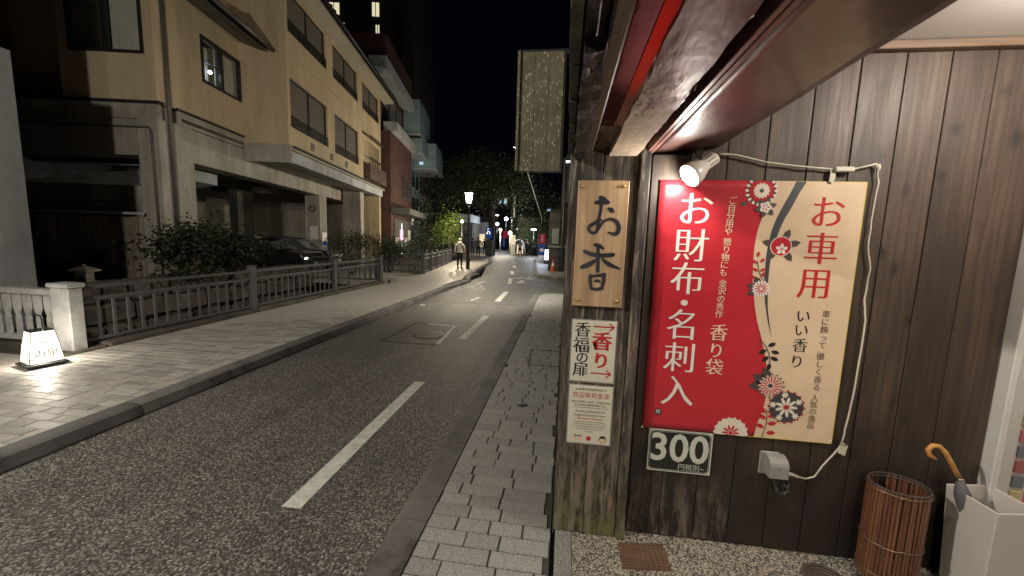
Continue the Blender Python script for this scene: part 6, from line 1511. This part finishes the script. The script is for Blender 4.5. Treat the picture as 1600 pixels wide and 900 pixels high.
# bicycle parked before the hedge (dark)
bq = A(826, 400, 40); bc_ = thing('bicycle', 'dark bicycle parked before the ivy hedge', 'bicycle', (bq[0], 40, .1), .2)
for sx_ in (-.52, .52):
    m = MB(); m.tube([(sx_ + .33 * math.cos(2 * PI * k / 20), 0, .33 + .33 * math.sin(2 * PI * k / 20)) for k in range(21)], .02, 5, caps=False); w = m.build('wheel', 'rubber', bc_, local=True)
m = MB(); 
for p_, q_ in (((-.52, .33), (-.15, .3)), ((-.52, .33), (-.2, .75)), ((-.15, .3), (-.22, .9)), ((-.15, .3), (.38, .75)), ((-.2, .75), (.38, .8)), ((.52, .33), (.36, 1.0))): m.tube([(p_[0], 0, p_[1]), (q_[0], 0, q_[1])], .018, 6)
m.build('frame', 'dark_metal', bc_, local=True); MB().box(-.34, -.1, -.07, .07, .9, .96, .02).build('saddle', 'rubber', bc_, local=True); MB().tube([(.2, -.25, 1.03), (.36, 0, 1.0), (.2, .25, 1.03)], .015, 6).build('handlebar', 'dark_metal', bc_, local=True); MB().box(.42, .75, -.16, .16, .75, 1.0, .02).build('basket', 'dark_metal', bc_, local=True)

# ------------------------------------------------------------------ parked cars in the ground-floor parking
def car(loc, rz, label, paint, glint=True):
    t = thing('parked_car', label, 'car', loc, rz, 'cars in the inn parking')
    prof = [(-2.1, .35), (-2.12, .75), (-2.0, .95), (-1.15, 1.02), (-.6, 1.42), (.3, 1.50), (1.3, 1.42), (1.95, 1.0), (2.1, .9), (2.1, .35), (1.75, .3), (-1.75, .3)]
    def loft(ws):
        m = MB(); vs = []
        for y, sc_ in ws:
            for (x, z) in prof: vs.append((x * (1 if abs(y) < .7 else .985), y * (1 - max(0, z - .95) * .28), .3 + (z - .3) * sc_ if z > .9 else z))
        n = len(prof); k = len(ws); m.add(vs, [(j * n + i, j * n + (i + 1) % n, (j + 1) * n + (i + 1) % n, (j + 1) * n + i) for j in range(k - 1) for i in range(n)] + [tuple(range(n))[::-1], tuple((k - 1) * n + i for i in range(n))]); return m
    o = loft([(-.84, .985), (-.6, 1), (0, 1.01), (.6, 1), (.84, .985)]).build('body', paint, t, local=True); bv = o.modifiers.new('b', 'BEVEL'); bv.width = .05; bv.segments = 2; bv.angle_limit = .5
    def pane(pts): m = MB(); m.add(pts, [tuple(range(len(pts)))]); m.build('window', 'window_glass', t, local=True, recalc=False)
    pane([(-1.1, -.6, 1.06), (-1.1, .6, 1.06), (-.64, .55, 1.42), (-.64, -.55, 1.42)][::-1])
    for s in (-1, 1): pane([(-1.0, s * .80, 1.04), (1.6, s * .80, 1.04), (1.2, s * .745, 1.40), (-.55, s * .745, 1.40)])
    for sx in (-1.35, 1.3):
        for s in (-1, 1):
            M = Matrix.Translation((sx, s * .76, .32)) @ Matrix.Rotation(PI / 2, 4, 'X')
            w = MB().lathe([(.2, -.09), (.31, -.09), (.32, -.06), (.32, .06), (.31, .09), (.2, .09)], M, 20).build('wheel', 'rubber', t, local=True); MB().lathe([(.2, -.07), (.2, .07), (.001, .075)], M, 14).lathe([(.2, -.07), (.001, -.075)], M, 14).build('rim', 'chrome', w, local=True)
    for s in (-1, 1): MB().ball((-2.06, s * .6, .74), .06, 10, sc3=(.5, 1.5, .7)).build('headlight', 'chrome', t, local=True)
    MB().box(-2.14, -2.11, -.17, .17, .45, .62).build('number_plate', 'print_white', t, local=True)
    return t
# nose towards the street
c1 = car((-10.9, 12.6, .08), math.radians(10.6 + 180), 'dark shiny car parked under the inn, nearest to us behind the shrub', 'car_paint')
c2 = car((-11.6, 15.2, .08), math.radians(10.6 + 180), 'silver car parked under the inn between the two concrete columns', 'car_paint_silver')

# ------------------------------------------------------------------ people
def skin_mesh(name, mat, parent, verts, edges, radii, root=0, sub=2):
    me = bpy.data.meshes.new(name); me.from_pydata(verts, edges, []); me.materials.append(MATS[mat]); o = place(name, me, parent)
    sk = o.modifiers.new('skin', 'SKIN'); sk.use_smooth_shade = True
    for i, r in enumerate(radii):
        v = me.skin_vertices[0].data[i]; v.radius = r if isinstance(r, tuple) else (r, r); v.use_root = (i == root)
    sb = o.modifiers.new('sub', 'SUBSURF'); sb.levels = sub; sb.render_levels = sub
    dg = bpy.context.evaluated_depsgraph_get(); nm = bpy.data.meshes.new_from_object(o.evaluated_get(dg)); o.modifiers.clear(); o.data = nm
    for p in nm.polygons: p.use_smooth = True
    return o
def person(loc, rz, label, top, legs, hair, h=1.6, step=.12, hairlen=.0, arms='down', shoes='cloth_black', group='people walking at night'):
    s = h / 1.6; t = thing('person', label, 'person', loc, rz, group); S = lambda p: tuple(c * s for c in p)
    # the whole body is one surface: pelvis, spine, neck, head, arms, legs
    hx = .085; fwd = -step
    V = [(0, 0, .84), (0, 0, .98), (0, -.01, 1.15), (0, 0, 1.29), (0, -.01, 1.37), (0, -.02, 1.43), (0, -.025, 1.52),
         (-hx, 0, .80), (-hx * 1.05, fwd * .5 - .01, .45), (-hx, fwd, .08), (-hx, fwd - .13, .03),
         (hx, 0, .80), (hx * 1.05, -fwd * .3 - .03, .45), (hx, -fwd, .09), (hx, -fwd - .12, .03)]
    E_ = [(0, 1), (1, 2), (2, 3), (3, 4), (4, 5), (5, 6), (0, 7), (7, 8), (8, 9), (9, 10), (0, 11), (11, 12), (12, 13), (13, 14)]
    Rr = [(.13, .10), (.105, .085), (.12, .09), (.11, .075), .05, .07, .075, .085, .055, .04, .03, .085, .055, .04, .03]
    ar = {'down': ((.20, .0, 1.27), (.24, .02, 1.02), (.22, -.08, .80)), 'phone': ((.19, .0, 1.27), (.22, -.02, 1.03), (.10, -.22, 1.18)), 'bag': ((.19, 0, 1.27), (.25, .0, 1.05), (.26, -.08, .84))}[arms]
    for sgn in (-1, 1):
        n = len(V); V += [(sgn * p[0], p[1], p[2]) for p in ar]; E_ += [(3, n), (n, n + 1), (n + 1, n + 2)]; Rr += [.048, .037, .026]
    body = skin_mesh('body', 'skin', t, [S(p) for p in V], E_, [tuple(x * s for x in r) if isinstance(r, tuple) else r * s for r in Rr])
    # trousers and coat follow the same skeleton, a little wider
    Vt = [(0, 0, .86), (-hx, 0, .80), (-hx * 1.05, fwd * .5 - .01, .45), (-hx, fwd, .12), (hx, 0, .80), (hx * 1.05, -fwd * .3 - .03, .45), (hx, -fwd, .13), (0, 0, .96)]
    skin_mesh('trousers', legs, t, [S(p) for p in Vt], [(0, 1), (1, 2), (2, 3), (0, 4), (4, 5), (5, 6), (0, 7)], [x * s for x in (.13, .10, .068, .055, .10, .068, .055, .12)])
    Vc = [(0, 0, .98), (0, 0, .86), (0, -.005, 1.14), (0, 0, 1.28), (0, 0, 1.35)]; Ec = [(0, 1), (0, 2), (2, 3), (3, 4)]; Rc = [(.15, .12), (.165, .14), (.145, .115), (.13, .095), (.065, .06)]
    for sgn in (-1, 1):
        n = len(Vc); Vc += [(sgn * ar[0][0], ar[0][1], ar[0][2]), (sgn * ar[1][0], ar[1][1], ar[1][2]), (sgn * (ar[1][0] + (ar[2][0] - ar[1][0]) * .85), ar[1][1] + (ar[2][1] - ar[1][1]) * .85, ar[1][2] + (ar[2][2] - ar[1][2]) * .85)]; Ec += [(3, n), (n, n + 1), (n + 1, n + 2)]; Rc += [.065, .055, .046]
    skin_mesh('coat', top, t, [S(p) for p in Vc], Ec, [tuple(x * s for x in r) if isinstance(r, tuple) else r * s for r in Rc])
    m = MB(); hc = Vector(S((0, .0, 1.50)))
    m.ball(hc + Vector((0, .012, .02)) * s, .098 * s, 14, sc3=(.92, 1.05, 1.02))
    if hairlen: m.ball(hc + Vector((0, .05 * s, -hairlen * .45)), .085 * s, 12, sc3=(1.0, .6, 1 + hairlen * 5))
    inv = MB(); inv.v, inv.f, inv.mi, inv.sm = m.v, m.f, m.mi, m.sm
    inv.build('hair', hair, t, local=True)
    f = MB(); fy = -.098 * s
    f.ball((0, fy * 1.02, hc.z - .015 * s), .014 * s, 6, sc3=(.8, 1, 1.4)); f.build('nose', 'skin', t, local=True)
    f = MB()
    for sg in (-1, 1): f.ball((sg * .032 * s, fy * .93, hc.z + .005 * s), .010 * s, 6)
    f.build('eyes', 'cloth_black', t, local=True); f = MB().ball((0, fy * .93, hc.z - .05 * s), .018 * s, 6, sc3=(1.3, .5, .35)); f.build('mouth', 'ink_text_red', t, local=True)
    for sg in (-1, 1):   # hands: palm with four curled fingers and a thumb
        w = Vector(S((sg * ar[2][0], ar[2][1], ar[2][2]))); d = (w - Vector(S((sg * ar[1][0], ar[1][1], ar[1][2])))).normalized(); side_ = Vector((0, 1, 0)).cross(d).normalized() if abs(d.y) < .9 else Vector((1, 0, 0)); fw = d.cross(side_).normalized()
        hm = MB(); hm.tube([w, w + d * .04 * s, w + d * .085 * s], [.022 * s, .036 * s, .034 * s], 8)
        for k in range(4):
            b = w + d * .08 * s + fw * (k - 1.5) * .018 * s; L = (.062, .07, .066, .05)[k] * s; hm.tube([b, b + d * L * .5, b + d * L * .8 + side_ * sg * -L * .35], [.009 * s, .008 * s, .006 * s], 6)
        b = w + d * .03 * s - fw * .028 * s; hm.tube([b, b + (d - fw).normalized() * .035 * s, b + (d * 1.4 - fw * .5).normalized() * .06 * s], [.011 * s, .009 * s, .007 * s], 6); hm.build('hand', 'skin', t, local=True)
        x = sg * hx * s; yy = (fwd if sg < 0 else -fwd) * s; MB().box(x - .045 * s, x + .045 * s, yy - .19 * s, yy + .06 * s, 0, .075 * s, .025).build('shoe', shoes, t, local=True)
    return t
q = on_z(718, 419, .1); w_ = person(tuple(q), PI + .15, 'woman with long pale hair in a cream hooded coat walking away with a shoulder bag', 'coat_cream', 'cloth_black', 'hair_blond', 1.58, .1, .12, 'bag')
MB().ball((0, .10, 1.33), .12, 12, sc3=(1.2, .75, .8)).build('hood', 'coat_cream', w_, local=True)
bg_ = thing('shoulder_bag', 'tan shoulder bag on the right side of the woman in cream', 'bag', (q.x + .27, q.y - .02, .75)); MB().box(-.06, .06, -.15, .15, .0, .26, .03).build('bag_body', 'bag_tan', bg_, local=True); MB().tube([(0, -.12, .25), (-.06, -.05, .6), (-.06, .05, .6), (0, .12, .25)], .012, 6).build('strap', 'bag_tan', bg_, local=True)
q = on_z(747, 401, .1); person(tuple(q), PI - .1, 'man in dark clothes walking away left of the blue sign', 'cloth_grey', 'cloth_black', 'hair_black', 1.72, .1)
q = on_z(738.5, 400, .1); person(tuple(q), PI + .2, 'person in a grey top walking just left of the man in dark clothes', 'cloth_grey', 'cloth_grey', 'hair_black', 1.6, .14)
q = on_z(812, 401, .1); person(tuple(q), 2.6, 'person in a white top by the arched shelter', 'cloth_white', 'cloth_black', 'hair_black', 1.6, .14, 0, 'phone')
q = on_z(822, 400, .1); person(tuple(q), 1.2, 'person in black leaning near the ivy hedge', 'cloth_black', 'cloth_black', 'hair_black', 1.65, .06, 0, 'phone')
q = on_z(757, 398, .1); person(tuple(q), .3, 'small dark figure coming towards us right behind the man in dark clothes', 'cloth_black', 'cloth_grey', 'hair_black', 1.62, .1)
